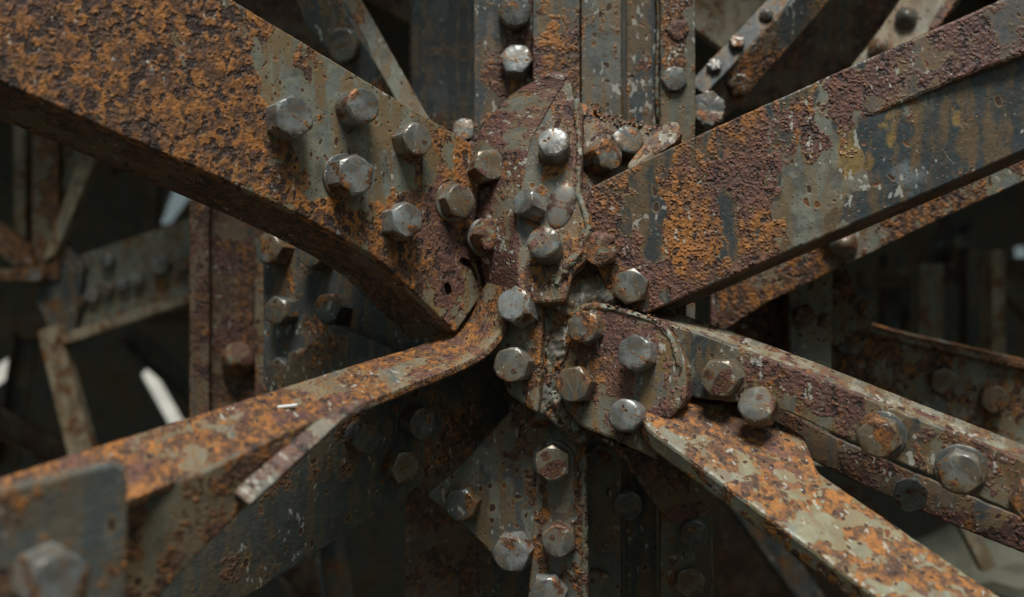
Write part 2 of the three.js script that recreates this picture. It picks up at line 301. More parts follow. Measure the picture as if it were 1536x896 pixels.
// shared steels for the members further back
const T = { texel: 0.0007 };
const M = {
  brown: steel(0, 0, 0.5, 0.5, { ...T, seed: 81, paint: [0.13, 0.10, 0.075], paint2: SLATE, rust: 0.56, maroon: 0.45, bright: 0.35 }),
  olive: steel(0, 0, 0.5, 0.5, { ...T, seed: 82, rust: 0.36, chalk: 0.2, chips: 0.5 }),
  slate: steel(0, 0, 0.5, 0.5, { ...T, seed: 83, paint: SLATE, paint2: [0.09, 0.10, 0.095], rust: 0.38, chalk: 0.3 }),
  orange: steel(0, 0, 0.5, 0.5, { ...T, seed: 84, rust: 0.62, bright: 0.6, maroon: 0.2, pit: 0.5 }),
  tan: steel(0, 0, 0.5, 0.5, { ...T, seed: 85, paint: [0.33, 0.27, 0.18], paint2: [0.26, 0.25, 0.20], rust: 0.40, bright: 0.6 }),
  wall: steel(0, 0, 1.2, 1.2, { seed: 91, texel: 0.004, paint: [0.12, 0.12, 0.10], paint2: [0.09, 0.095, 0.085], rust: 0.3, chalk: 0, chips: 0, scratch: 0, speck: 0, rustScale: 200 }),
  weld: steel(0, 0, 0.2, 0.2, { seed: 86, texel: 0.0004, rust: 0.5, maroon: 0.6, paint: OLIVE, chalk: 0.35, rustScale: 12 }),
};
// ---------------------------------------------------------------- the place around the joint
function setting(mesh, name, extra) { mesh.name = name; mesh.castShadow = mesh.receiveShadow = true; mesh.userData = extra; scene.add(mesh); return mesh; }
function ground(name, c, w, h, at, rx, seed, disp) {
  const n = 128, data = new Uint8Array(n * n * 4);
  for (let j = 0; j < n; j++) for (let i = 0; i < n; i++) { const f = fbm(i / 9 + seed, j / 9, 5), k = 0.6 + 0.8 * f, q = (j * n + i) * 4; for (let e = 0; e < 3; e++) data[q + e] = toS(c[e] * k); data[q + 3] = 255; }
  const t = new THREE.DataTexture(data, n, n, THREE.RGBAFormat); t.colorSpace = THREE.SRGBColorSpace; t.wrapS = t.wrapT = THREE.MirroredRepeatWrapping; t.repeat.set(w / 2, h / 2); t.magFilter = THREE.LinearFilter; t.needsUpdate = true;
  const g = new THREE.PlaneGeometry(w, h, 60, 60), p = g.attributes.position; for (let i = 0; i < p.count; i++) p.setZ(i, disp * (fbm(p.getX(i) * 1.7 + 40, p.getY(i) * 1.7 + 40, 4) - 0.5)); g.computeVertexNormals();
  const m = new THREE.Mesh(g, new THREE.MeshStandardMaterial({ map: t, roughness: 1 })); m.rotation.x = rx; m.position.set(...at);
  return setting(m, name, { kind: 'structure', label: name === 'ground' ? 'dark bare earth below the steelwork' : 'pale gravel bank seen through gaps behind the steelwork' });
}
ground('ground', [0.05, 0.045, 0.035], 40, 40, [0, -1.5, -8], -Math.PI / 2, 3, 0.06);
ground('gravel_bank', [0.40, 0.385, 0.345], 14, 2.6, [0, -0.55, -7.6], -0.9, 9, 0.12);
{ // the overgrown bank that rises round the open side of the structure
  const N = 96, K = 18, pos = [], idx = [], col = [];
  for (let i = 0; i <= N; i++) for (let k = 0; k <= K; k++) {
    const a = Math.PI * (-0.30 + 1.6 * i / N), r = 1.9 + 4.5 * Math.pow(k / K, 0.9), x = r * Math.cos(a), z = r * Math.sin(a) - 0.3;
    const h = -1.55 + (3.7 - 1.1 * sst(-0.3, 1, Math.sin(a))) * sst(0, 0.75, k / K) + 0.25 * (fbm(x * 1.3 + 30, z * 1.3 + 30, 4) - 0.5);
    pos.push(x, h, z); const c = 0.7 + 0.7 * fbm(x * 5 + 50, z * 5 + h * 4 + 50, 4); col.push(0.042 * c, 0.046 * c, 0.032 * c);
    if (i < N && k < K) { const p = i * (K + 1) + k; idx.push(p, p + 1, p + K + 1, p + 1, p + K + 2, p + K + 1); }
  }
  const g = new THREE.BufferGeometry(); g.setAttribute('position', new THREE.Float32BufferAttribute(pos, 3)); g.setAttribute('color', new THREE.Float32BufferAttribute(col, 3)); g.setIndex(idx); g.computeVertexNormals();
  setting(new THREE.Mesh(g, new THREE.MeshStandardMaterial({ vertexColors: true, roughness: 1, side: THREE.DoubleSide })), 'earth_bank', { kind: 'structure', label: 'dark overgrown earth bank round the open side' });
}
{
  const wallPl = plane(768, 448, 3.6, 0, 0, 1);
  const wall = thing('stone_wall', 'black weathered wall closing the gap behind all the steelwork', 'wall', P(768, 448, 3.6).setY(-1.5));
  plate(wall, 'wall_face', wallPl, [[-900, -250], [2400, -250], [2400, 1140], [-900, 1140]], { thick: 0.02, step: 0.3, amp: 0.004, cut: 0.01, mat: M.wall,
    holes: [[[259, 279], [286, 286], [283, 300], [256, 336], [236, 339], [246, 312]], [[209, 562], [216, 553], [234, 558], [280, 640], [252, 640]], [[-20, 556], [14, 533], [23, 545], [18, 562], [-20, 590]], [[1521, 372], [1536, 366], [1548, 378], [1540, 396], [1524, 394]]] });
  const deck = thing('bridge_deck', 'broad steel deck roofing over the rear of the structure', 'deck', V3(0, 1.02, -2.6));
  for (const [x0, x1, zf] of [[-4, -0.7, -1.75], [-0.698, 0.15, -1.0], [0.152, 4, -1.25]]) { const dm = new THREE.Mesh(new THREE.BoxGeometry(x1 - x0, 0.05, zf + 3.8), M.slate); dm.position.set((x0 + x1) / 2, 1.075, (zf - 3.8) / 2); add(deck, dm, 'deck_plate'); }
  for (let k = -3; k <= 3; k++) { const b = new THREE.Mesh(new THREE.BoxGeometry(0.06, 0.10, 1.9), M.brown); b.position.set(k * 1.0 + 0.55, 0.998, -2.78); add(deck, b, 'deck_rib'); }
}

// ---------------------------------------------------------------- built-up column behind the joint
{
  const c = thing('built_up_column', 'upright riveted column of narrow plates with chalky streaks rising behind the joint', 'column', P(870, 960, 1.22));
  const f = plane(800, 100, 1.22, 0, 0.0, 1);
  const box = (n, x0, x1, dz, o) => plate(c, n, f.off(dz), [[x0, -40], [x1, -40], [x1, 940], [x0, 940]], { step: 0.006, ...o });
  box('face_plate', 711, 802, 0.004, { thick: 0.02, look: { paint: SLATE, paint2: [0.10, 0.10, 0.095], rust: 0.42, chalk: 0.4, maroon: 0.5, streak: 0.5, texel: 0.0007, at: [[725, 60, 14, 90, 'chalk', 1.4], [790, 40, 20, 60, 'rust', .8], [750, 120, 30, 40, 'rust', .5]] } });
  box('cover_strip', 799, 868, 0.018, { thick: 0.014, look: { paint: [0.10, 0.11, 0.105], paint2: OLIVE, rust: 0.54, bright: 0.45, maroon: 0.5, chalk: 0.3, streak: 0.5, texel: 0.0007, at: [[830, 40, 24, 40, 'bright'], [835, 95, 18, 14, 'slate']] } });
  box('web_plate', 871, 930, 0.014, { thick: 0.014, look: { paint: [0.14, 0.143, 0.12], paint2: [0.10, 0.112, 0.11], rust: 0.34, chips: 0.5, streak: 0.8, chalk: 0.12, texel: 0.0007, scratch: 12 } });
  box('inner_plate', 927, 986, -0.006, { thick: 0.014, look: { paint: SLATE, paint2: [0.08, 0.09, 0.088], rust: 0.33, chips: 0.4, streak: 0.6, chalk: 0.5, texel: 0.0007, scratch: 14, at: [[950, 125, 20, 25, 'chalk'], [970, 160, 30, 16, 'chalk', 1.4], [962, 95, 9, 9, 'rust']] } });
  box('edge_strip', 989, 1041, 0.010, { thick: 0.014, look: { paint: [0.13, 0.13, 0.10], paint2: [0.09, 0.095, 0.085], rust: 0.44, streak: 0.7, chalk: 0.2, texel: 0.0007, at: [[1016, 45, 16, 40, 'rust', 1.3], [1005, 130, 10, 40, 'chalk', .7]] } });
  bead(c, f.off(0.016), [[869.5, -20], [869, 60], [870, 110], [869, 155], [870, 200]], 0.0032, M.weld);
  bead(c, f.off(0.006), [[987, -20], [988, 60], [986, 120], [989, 180]], 0.0028, M.weld);
  bead(c, f.off(0.012), [[872, 640], [874, 720], [873, 800], [875, 920]], 0.003, M.weld);
  const cyl = new THREE.CylinderGeometry(0.006, 0.006, 0.72, 14, 40); const p = cyl.attributes.position; for (let i = 0; i < p.count; i++) { const e = 1 + 0.12 * (vn(p.getY(i) * 60, i % 15) - 0.5); p.setX(i, p.getX(i) * e); p.setZ(i, p.getZ(i) * e); } cyl.computeVertexNormals();
  const rd = new THREE.Mesh(cyl, M.slate); rd.position.copy(f.off(0.0).hit(932, 448)); add(c, rd, 'corner_rod');
  bolts(c, f.off(0.004), [[772, 20, 50, 'round', 'dark'], [777, 97, 50, 'worn', 'grey', { tilt: [-0.3, -0.1] }]]);
  bolts(c, f.off(0.018), [[832, 35, 42, 'lump', 'rusty', { label: 'bolt eaten away by orange rust' }]]);
  bolts(c, f.off(0.010), [[1016, 45, 36, 'lump', 'rusty'], [1011, 120, 40, 'worn', 'grey']]);
  bolts(c, f.off(0.014), [[897, 690, 48, 'worn', 'dark'], [895, 875, 50, 'worn', 'stain']]);
  bolts(c, f.off(-0.006), [[940, 757, 46, 'round', 'dark']]);
  bolts(c, f.off(0.010), [[1040, 800, 44, 'round', 'dark'], [1034, 872, 46, 'worn', 'stain']]);
  plate(c, 'side_plate', plane(660, 820, 1.30, 0, 0, 1), [[608, 600], [720, 600], [720, 960], [608, 960]], { mat: M.brown, thick: 0.014 });
}

// ---------------------------------------------------------------- the gusset plates of the joint
const GB = plane(850, 420, 1.165, 0, 0, 1);
{
  const g = thing('gusset_plate', 'broad rust-brown backing plate hidden behind the bolted heart of the joint', 'gusset plate', GB.hit(860, 640));
  plate(g, 'plate_body', GB, [[700, 215], [760, 168], [900, 165], [1000, 210], [1030, 300], [1030, 540], [980, 650], [880, 640], [790, 600], [740, 600], [700, 520]], { mat: M.brown, thick: 0.014 });
}
{
  const gp = plane(850, 480, 1.112, 0, 0.03, 1);
  const g = thing('gusset_plate', 'rough olive-brown core plate showing between the bolted gussets of the joint', 'gusset plate', gp.hit(860, 635));
  plate(g, 'plate_body', gp, [[738, 330], [880, 300], [960, 400], [1016, 470], [1016, 570], [960, 645], [880, 632], [800, 594], [762, 565], [730, 470]], { thick: 0.02, bevel: 0.003, look: { paint: [0.16, 0.155, 0.115], paint2: [0.10, 0.105, 0.10], rust: 0.54, maroon: 0.35, bright: 0.55, chalk: 0.3, texel: 0.0006, bump: 0.005 } });
}
const G2 = plane(820, 300, 1.085, -0.12, 0.22, 0.96);
{
  const g = thing('gusset_plate', 'narrow upright olive gusset plate carrying four bolts beside the maroon hood', 'gusset plate', G2.hit(810, 432));
  plate(g, 'plate_body', G2, [[849, 116], [857, 124], [862, 150], [874, 158], [874, 220], [872, 300], [886, 332], [880, 390], [858, 412], [850, 452], [800, 456], [780, 446], [774, 400], [771, 340], [775, 300], [784, 262], [795, 208], [809, 186], [830, 148]], { thick: 0.022, bevel: 0.003, look: { gloss: true, paint: [0.165, 0.155, 0.115], paint2: [0.115, 0.125, 0.118], rust: 0.53, bright: 0.55, maroon: 0.45, pit: 0.15, chalk: 0.15, film: 0.8, rustScale: 20, streak: 0.6, texel: 0.00042, at: [[790, 290, 12, 60, 'clean', .7], [820, 160, 12, 30, 'clean', .5], [862, 230, 9, 60, 'maroon', 1.4], [862, 230, 9, 60, 'rust', .6], [845, 310, 20, 30, 'clean', 1], [835, 280, 30, 20, 'bright'], [835, 400, 22, 12, 'rust', .5]] } });
  bolts(g, G2, [[831, 220, 50, 'round', 'grey', { tall: 1.1, tilt: [-0.12, 0] }], [803, 307, 46, 'worn', 'grey', { tilt: [-0.1, -0.62], tall: 1.3 }], [820, 370, 52, 'round', 'grey', { tall: 1.15, tilt: [-0.1, -0.12] }]]);
  // a flat oval plug with a pale lug
  const pg = new THREE.SphereGeometry(1, 28, 14); pg.scale(0.0135, 0.0245, 0.0036); const plug = new THREE.Mesh(planarUV(pg, [0, 0, 0.16, 0.16]), BM.grey); plug.position.copy(G2.hit(842, 308)); plug.quaternion.copy(G2.q); plug.rotateZ(-0.25); add(g, plug, 'oval_plug');
  bead(g, G2, [[864, 150], [867, 200], [868, 240], [867, 290], [878, 322], [884, 345]], 0.0030, M.weld, 0.0008);
  bead(g, G2, [[878, 345], [868, 384], [848, 402], [836, 428]], 0.0045, M.weld, 0.001);
}
{
  const g = thing('gusset_plate', 'maroon hood-shaped gusset plate with white scuffs and a peaked top', 'gusset plate', P(745, 440, 1.12));
  const gm = steel(-0.02, -0.02, 0.28, 0.14, { gloss: true, seed: 17, paint: [0.17, 0.165, 0.13], paint2: SLATE, second: 0.25, rust: 0.60, maroon: 0.8, bright: 0.5, granule: 0.15, pit: 0.15, chalk: 0.45, streak: 0.2, texel: 0.00042, bump: 0.0026 });
  const ridge = [[849, 117], [842, 130], [830, 148], [810, 184], [796, 208], [785, 260], [776, 300], [772, 340], [775, 400], [780, 446]], left = [[822, 114, 1.115], [798, 122, 1.125], [764, 143, 1.135], [735, 172, 1.145], [713, 210, 1.15], [714, 258, 1.145], [714, 300, 1.14], [711, 345, 1.138], [718, 390, 1.132], [732, 444, 1.125]];
  strip(g, 'plate_body', ridge.map((p, i) => [P(...left[i]), G2.hit(p[0], p[1], 0.0012)]), 0.009, gm, V3(-0.2, 0.3, 0.9), { per: 8, across: 14, dent: 0.0015, round: 0.003 });
  const s1 = plane(730, 250, 1.137, 0.42, 0.12, 0.9), s2 = plane(735, 354, 1.125, 0.42, 0.12, 0.9);
  bolt(g, s1, 730, 250, 52, 'worn', 'stain', { tall: 1.25 });
  bolt(g, s2, 735, 354, 52, 'lump', 'rusty', { tall: 1.2, washer: 'grey', label: 'split bolt with orange rust crust over a grey washer' });
}
const G3 = plane(900, 230, 1.13, 0.22, 0.32, 0.92);
{
  const g = thing('gusset_plate', 'flaking brown gusset plate with two bolts tucked behind the right beam', 'gusset plate', G3.hit(890, 300));
  plate(g, 'plate_body', G3, [[866, 152], [886, 158], [930, 178], [962, 186], [1006, 190], [1030, 215], [1010, 260], [940, 310], [872, 310]], { thick: 0.018, amp: 0.0016, look: { paint: [0.18, 0.16, 0.11], paint2: [0.10, 0.10, 0.09], rust: 0.55, bright: 0.5, maroon: 0.4, chalk: 0.4, texel: 0.0005, pit: 0.4 } });
  bolts(g, G3, [[899, 233, 54, 'worn', 'stain', { tall: 1.25, tilt: [0.1, 0.35] }], [940, 214, 50, 'worn', 'dark', { tall: 1.1 }]]);
  const g2 = thing('steel_lug', 'short bright-edged steel lug jutting up behind the right beam', 'lug', P(960, 260, 1.105));
  plate(g2, 'lug_body', plane(985, 212, 1.105, -0.1, 0.45, 0.9), [[1000, 180], [1019, 181], [1024, 200], [1012, 215], [945, 258], [940, 246], [965, 215]], { thick: 0.03, bevel: 0.004, look: { paint: [0.27, 0.25, 0.19], paint2: [0.3, 0.3, 0.27], rust: 0.46, bright: 0.6, maroon: 0.1, chalk: 0.5, texel: 0.0005 } });
}
const G4 = plane(775, 520, 1.08, -0.32, 0.06, 0.95);
{
  const g = thing('gusset_plate', 'small olive gusset plate with two pale bolts right of the bent lower-left channel', 'gusset plate', G4.hit(780, 600));
  plate(g, 'plate_body', G4, [[752, 440], [766, 434], [802, 432], [814, 470], [812, 560], [806, 622], [784, 606], [762, 592], [746, 548], [736, 520], [742, 480]], { thick: 0.024, bevel: 0.003, look: { paint: [0.19, 0.175, 0.125], paint2: [0.14, 0.14, 0.12], rust: 0.46, bright: 0.6, maroon: 0.2, texel: 0.00042, at: [[800, 560, 10, 60, 'rust', 1.2], [765, 500, 14, 24, 'clean', .8]] } });
  bolts(g, G4, [[778, 466, 58, 'hex', 'grey', { tilt: [-0.25, -0.1], tall: 1.2 }], [770, 548, 58, 'worn', 'stain', { tall: 1.1 }]]);
}
const G5 = plane(845, 540, 1.085, 0.02, 0.08, 1);
{
  const g = thing('gusset_plate', 'ridged central spine plate of lumpy weld metal at the heart of the joint', 'gusset plate', G5.hit(860, 660));
  plate(g, 'plate_body', G5, [[796, 415], [840, 395], [880, 370], [936, 440], [930, 472], [880, 490], [862, 560], [858, 610], [884, 660], [868, 668], [836, 640], [804, 616], [806, 500]], { thick: 0.03, bevel: 0.003, look: { paint: [0.16, 0.155, 0.12], paint2: [0.085, 0.095, 0.09], second: 0.5, rust: 0.47, bright: 0.55, chalk: 0.3, bump: 0.006, texel: 0.00042, at: [[820, 470, 20, 70, 'slate', 1], [815, 570, 16, 50, 'rust', .9], [860, 630, 18, 24, 'rust', 1]] } });
  {
    const wm = steel(-0.08, -0.10, 0.17, 0.2, { seed: 73, paint: [0.13, 0.13, 0.105], paint2: [0.085, 0.095, 0.09], rust: 0.52, bright: 0.6, maroon: 0.25, granule: 0.3, chalk: 0.25, rustScale: 18, streak: 0.5, texel: 0.00045, bump: 0.005 });
    const nx = 110, ny = 150, pos = [], uv = [], idx = [], o = P(870, 520, 1.089);
    for (let j = 0; j <= ny; j++) for (let i = 0; i <= nx; i++) {
      const px = 772 + 236 * i / nx, py = 372 + 292 * j / ny, q = P(px, py, 1.089), X = q.x * 1000, Y = q.y * 1000;
      const edge = Math.min(i / nx, 1 - i / nx, j / ny, 1 - j / ny), rim = 1 - sst(0, 0.16, edge), c = 828 + 18 * Math.sin(py / 60);
      const h = 0.010 * Math.exp(-Math.pow((px - c) / 26, 2)) + 0.007 * Math.exp(-Math.pow((px - 905) / 40, 2) - Math.pow((py - 445) / 26, 2)) + 0.010 * (fbm(X / 16 + 9, Y / 24 + 5, 4) - 0.5) + 0.004 * (fbm(X / 4 + 90, Y / 5, 3) - 0.5) - 0.045 * rim;
      pos.push(q.x - o.x, q.y - o.y, h); uv.push((q.x - o.x + 0.08) / 0.17, (q.y - o.y + 0.10) / 0.2);
      if (i < nx && j < ny) { const a = j * (nx + 1) + i; idx.push(a, a + nx + 1, a + 1, a + 1, a + nx + 1, a + nx + 2); }
    }
    const wg = new THREE.BufferGeometry(); wg.setAttribute('position', new THREE.Float32BufferAttribute(pos, 3)); wg.setAttribute('uv', new THREE.Float32BufferAttribute(uv, 2)); wg.setIndex(idx); wg.computeVertexNormals();
    const wmesh = new THREE.Mesh(wg, wm); wmesh.position.copy(o); add(g, wmesh, 'weld_mass');
  }
  bead(g, G5, [[806, 436], [815, 470], [820, 510], [822, 560], [830, 600], [846, 630], [868, 655]], 0.0075, M.weld, 0);
  bead(g, G5, [[850, 410], [842, 440], [838, 480], [840, 520], [836, 560]], 0.006, M.weld, 0);
  bead(g, G5, [[874, 390], [880, 420], [900, 440], [930, 452]], 0.005, M.weld, 0.001);
}
const G6 = plane(920, 560, 1.06, -0.40, 0.12, 0.91);
{
  const g = thing('gusset_plate', 'maroon and grey gusset plate with four bolts above the spotted flat bar', 'gusset plate', G6.hit(900, 650));
  plate(g, 'plate_body', G6, [[866, 466], [880, 458], [910, 458], [960, 470], [990, 484], [1012, 510], [1030, 550], [1030, 600], [985, 650], [988, 692], [930, 664], [870, 640], [846, 614], [838, 570], [850, 500]], { thick: 0.022, bevel: 0.003, look: { gloss: true, paint: [0.15, 0.142, 0.108], paint2: [0.10, 0.11, 0.105], film: 0.8, rust: 0.55, rustScale: 24, maroon: 0.6, bright: 0.5, chalk: 0.2, pit: 0.1, scratch: 10, texel: 0.00042, at: [[935, 500, 40, 26, 'maroon', 1.2], [935, 510, 40, 40, 'rust', .5], [1000, 520, 14, 20, 'clean', .6], [975, 580, 16, 30, 'slate', 1.4], [975, 580, 14, 30, 'clean', .7], [930, 585, 24, 30, 'bright', 1], [930, 585, 22, 30, 'rust', .6], [880, 620, 30, 20, 'clean', .6]] } });
  bolts(g, G6, [[878, 492, 54, 'worn', 'stain', { tall: 1.0 }], [956, 530, 56, 'worn', 'grey', { tall: 1.2 }], [863, 578, 58, 'hex', 'dark'], [941, 624, 52, 'round', 'grey', { tall: 1.3 }]]);
  bead(g, G6, [[864, 470], [882, 460], [912, 462], [958, 474], [988, 488], [1008, 512], [1018, 548]], 0.0028, M.weld, 0.0005);
}
const L1 = plane(740, 720, 1.12, -0.22, -0.04, 0.97);
{
  const g = thing('gusset_plate', 'slanting grey gusset plate with two bolts under the bent channel', 'gusset plate', L1.hit(775, 862));
  plate(g, 'plate_body', L1, [[640, 743], [690, 700], [752, 630], [800, 585], [812, 700], [804, 745], [800, 845], [776, 862], [738, 832], [700, 792]], { thick: 0.014, bevel: 0.002, look: { paint: [0.15, 0.15, 0.125], paint2: [0.07, 0.075, 0.072], second: 0.4, rust: 0.36, chips: 0.5, chalk: 0.25, bright: 0.5, maroon: 0.5, texel: 0.0005, at: [[785, 680, 14, 60, 'rust', .8], [775, 760, 14, 40, 'slate', 1], [730, 720, 30, 20, 'rust', .3]] } });
  bolts(g, L1, [[694, 756, 52, 'hex', 'dark', { turn: 0.2, tall: 1.1 }], [769, 828, 58, 'hex', 'grey', { turn: 0.1, tall: 1.15 }]]);
}
const L2 = plane(835, 750, 1.108, -0.12, -0.02, 1);
{
  const g = thing('gusset_plate', 'upright grey plate with three stacked bolts and an orange rusted edge', 'gusset plate', L2.hit(835, 930));
  plate(g, 'plate_body', L2, [[800, 590], [840, 618], [872, 640], [876, 720], [879, 940], [788, 940], [796, 850], [803, 740]], { thick: 0.016, bevel: 0.002, look: { paint: [0.17, 0.175, 0.155], paint2: [0.075, 0.08, 0.078], second: 0.35, rust: 0.42, bright: 0.6, maroon: 0.25, chalk: 0.3, streak: 0.5, texel: 0.0005, at: [[868, 760, 9, 140, 'rust', 1.1], [806, 780, 7, 110, 'rust', 1.1], [845, 765, 22, 18, 'slate', .9], [840, 760, 20, 40, 'clean', .6]] } });
  bolts(g, L2, [[829, 694, 56, 'hex', 'stain', { washer: 'grey' }], [838, 810, 54, 'worn', 'stain'], [822, 890, 58, 'hex', 'grey']]);
  bead(g, L2, [[874, 640], [876, 720], [877, 800], [878, 900]], 0.0035, M.weld, 0);
}
{
  const pl = plane(960, 700, 1.13, 0.25, -0.15, 0.95);
  const g = thing('gusset_plate', 'dark three-cornered gusset plate with a ragged chalky edge below the flat bar', 'gusset plate', pl.hit(985, 780));
  plate(g, 'plate_body', pl, [[884, 645], [985, 690], [1094, 748], [1060, 775], [1012, 786], [985, 760], [945, 695]], { mat: M.brown, thick: 0.012, amp: 0.0014 });
  bead(g, pl, [[936, 682], [950, 706], [968, 730], [986, 758]], 0.002, M.weld, 0);
}

// ---------------------------------------------------------------- upper-left beam
{
  const A = plane(700, 350, 1.12, 0.60, 0.04, 0.80);
  const t = thing('diagonal_beam', 'heavily pitted orange-rust beam with six grey bolts and a bare grey-green end', 'beam', A.hit(683, 500));
  const top = [[-90, -257], [345, -2], [450, 61], [560, 128], [640, 176], [706, 214]], bot = [[683, 500], [630, 446], [565, 386], [450, 322], [300, 254], [150, 188], [0, 122], [-90, 78]];
  plate(t, 'web', A, [...top, [716, 290], [711, 345], [713, 385], [726, 432], [716, 452], ...bot], { thick: 0.014, bevel: 0.0016, amp: 0.0006,
    holes: [[[664, 424], [672, 420], [679, 428], [680, 440], [673, 447], [666, 440]], [[683, 394], [693, 383], [704, 387], [714, 402], [721, 426], [713, 422], [703, 404], [693, 399]]],
    look: { gloss: true, paint: [0.19, 0.19, 0.142], paint2: [0.16, 0.175, 0.152], rust: 0.50, rustScale: 24, bright: 0.70, maroon: 0.12, granule: 0.08, pit: 0.8, pitSize: 6.2, chipSize: 8.5, chips: 0.55, film: 0.7, chalk: 0.06, streak: 0.65, texel: 0.00052, bump: 0.0028, scratch: 6,
      at: [[60, 40, 190, 150, 'rust', 1.1], [230, 110, 130, 120, 'rust', 1.0], [340, 210, 70, 90, 'rust', .9], [270, 60, 14, 70, 'clean', .9], [145, 110, 12, 40, 'clean', .7], [375, 150, 24, 70, 'rust', .9],
        [420, 110, 28, 60, 'clean', .9], [480, 150, 60, 60, 'clean', .75], [500, 230, 60, 50, 'clean', .7], [560, 260, 40, 60, 'clean', .6], [450, 105, 12, 60, 'rust', 1.2], [490, 190, 26, 20, 'rust', .9], [590, 200, 40, 60, 'clean', .5],
        [430, 285, 60, 22, 'rust', 1], [540, 330, 70, 22, 'rust', .9], [640, 340, 40, 50, 'rust', .8], [650, 400, 50, 50, 'rust', 1], [690, 440, 40, 60, 'maroon', 1], [660, 300, 22, 60, 'maroon', .7], [690, 250, 20, 40, 'bright', .8], [690, 250, 20, 40, 'rust', .5], [480, 290, 40, 16, 'bright', 1.2], [440, 228, 12, 26, 'rust', .8], [540, 210, 10, 24, 'rust', .7], [622, 258, 10, 26, 'rust', .8], [528, 316, 12, 22, 'rust', .7], [606, 378, 12, 24, 'rust', .7], [660, 250, 8, 30, 'rust', .6]] } });
  const F = bot.slice().reverse().map(p => A.hit(p[0], p[1], -0.007));
  strip(t, 'bottom_flange', F.map((p, i) => [p.clone().addScaledVector(V3(0, -1, 0), 0.0), p.clone().addScaledVector(A.n, -0.09).add(V3(0, -0.006, 0))]), 0.012, M.brown, V3(0, -1, 0), { across: 12 });
  const Fu = top.map(p => A.hit(p[0], p[1] + 6, -0.014));
  strip(t, 'top_flange', Fu.map(p => [p, p.clone().addScaledVector(A.n, -0.13)]), 0.012, M.brown, V3(0, 1, 0), { across: 6 });
  bolts(t, A, [[435, 177, 66, 'worn', 'grey', { tall: 1.15 }], [537, 161, 57, 'round', 'grey', { tall: 1.2 }], [620, 211, 55, 'worn', 'stain', { tall: 1.15 }], [526, 264, 64, 'hex', 'grey', { tall: 1.1, turn: 0.4, washer: 'dark' }], [604, 332, 57, 'hex', 'grey', { tall: 1.1 }], [686, 302, 54, 'worn', 'stain', { tall: 0.9, washer: 'stain' }]]);
}
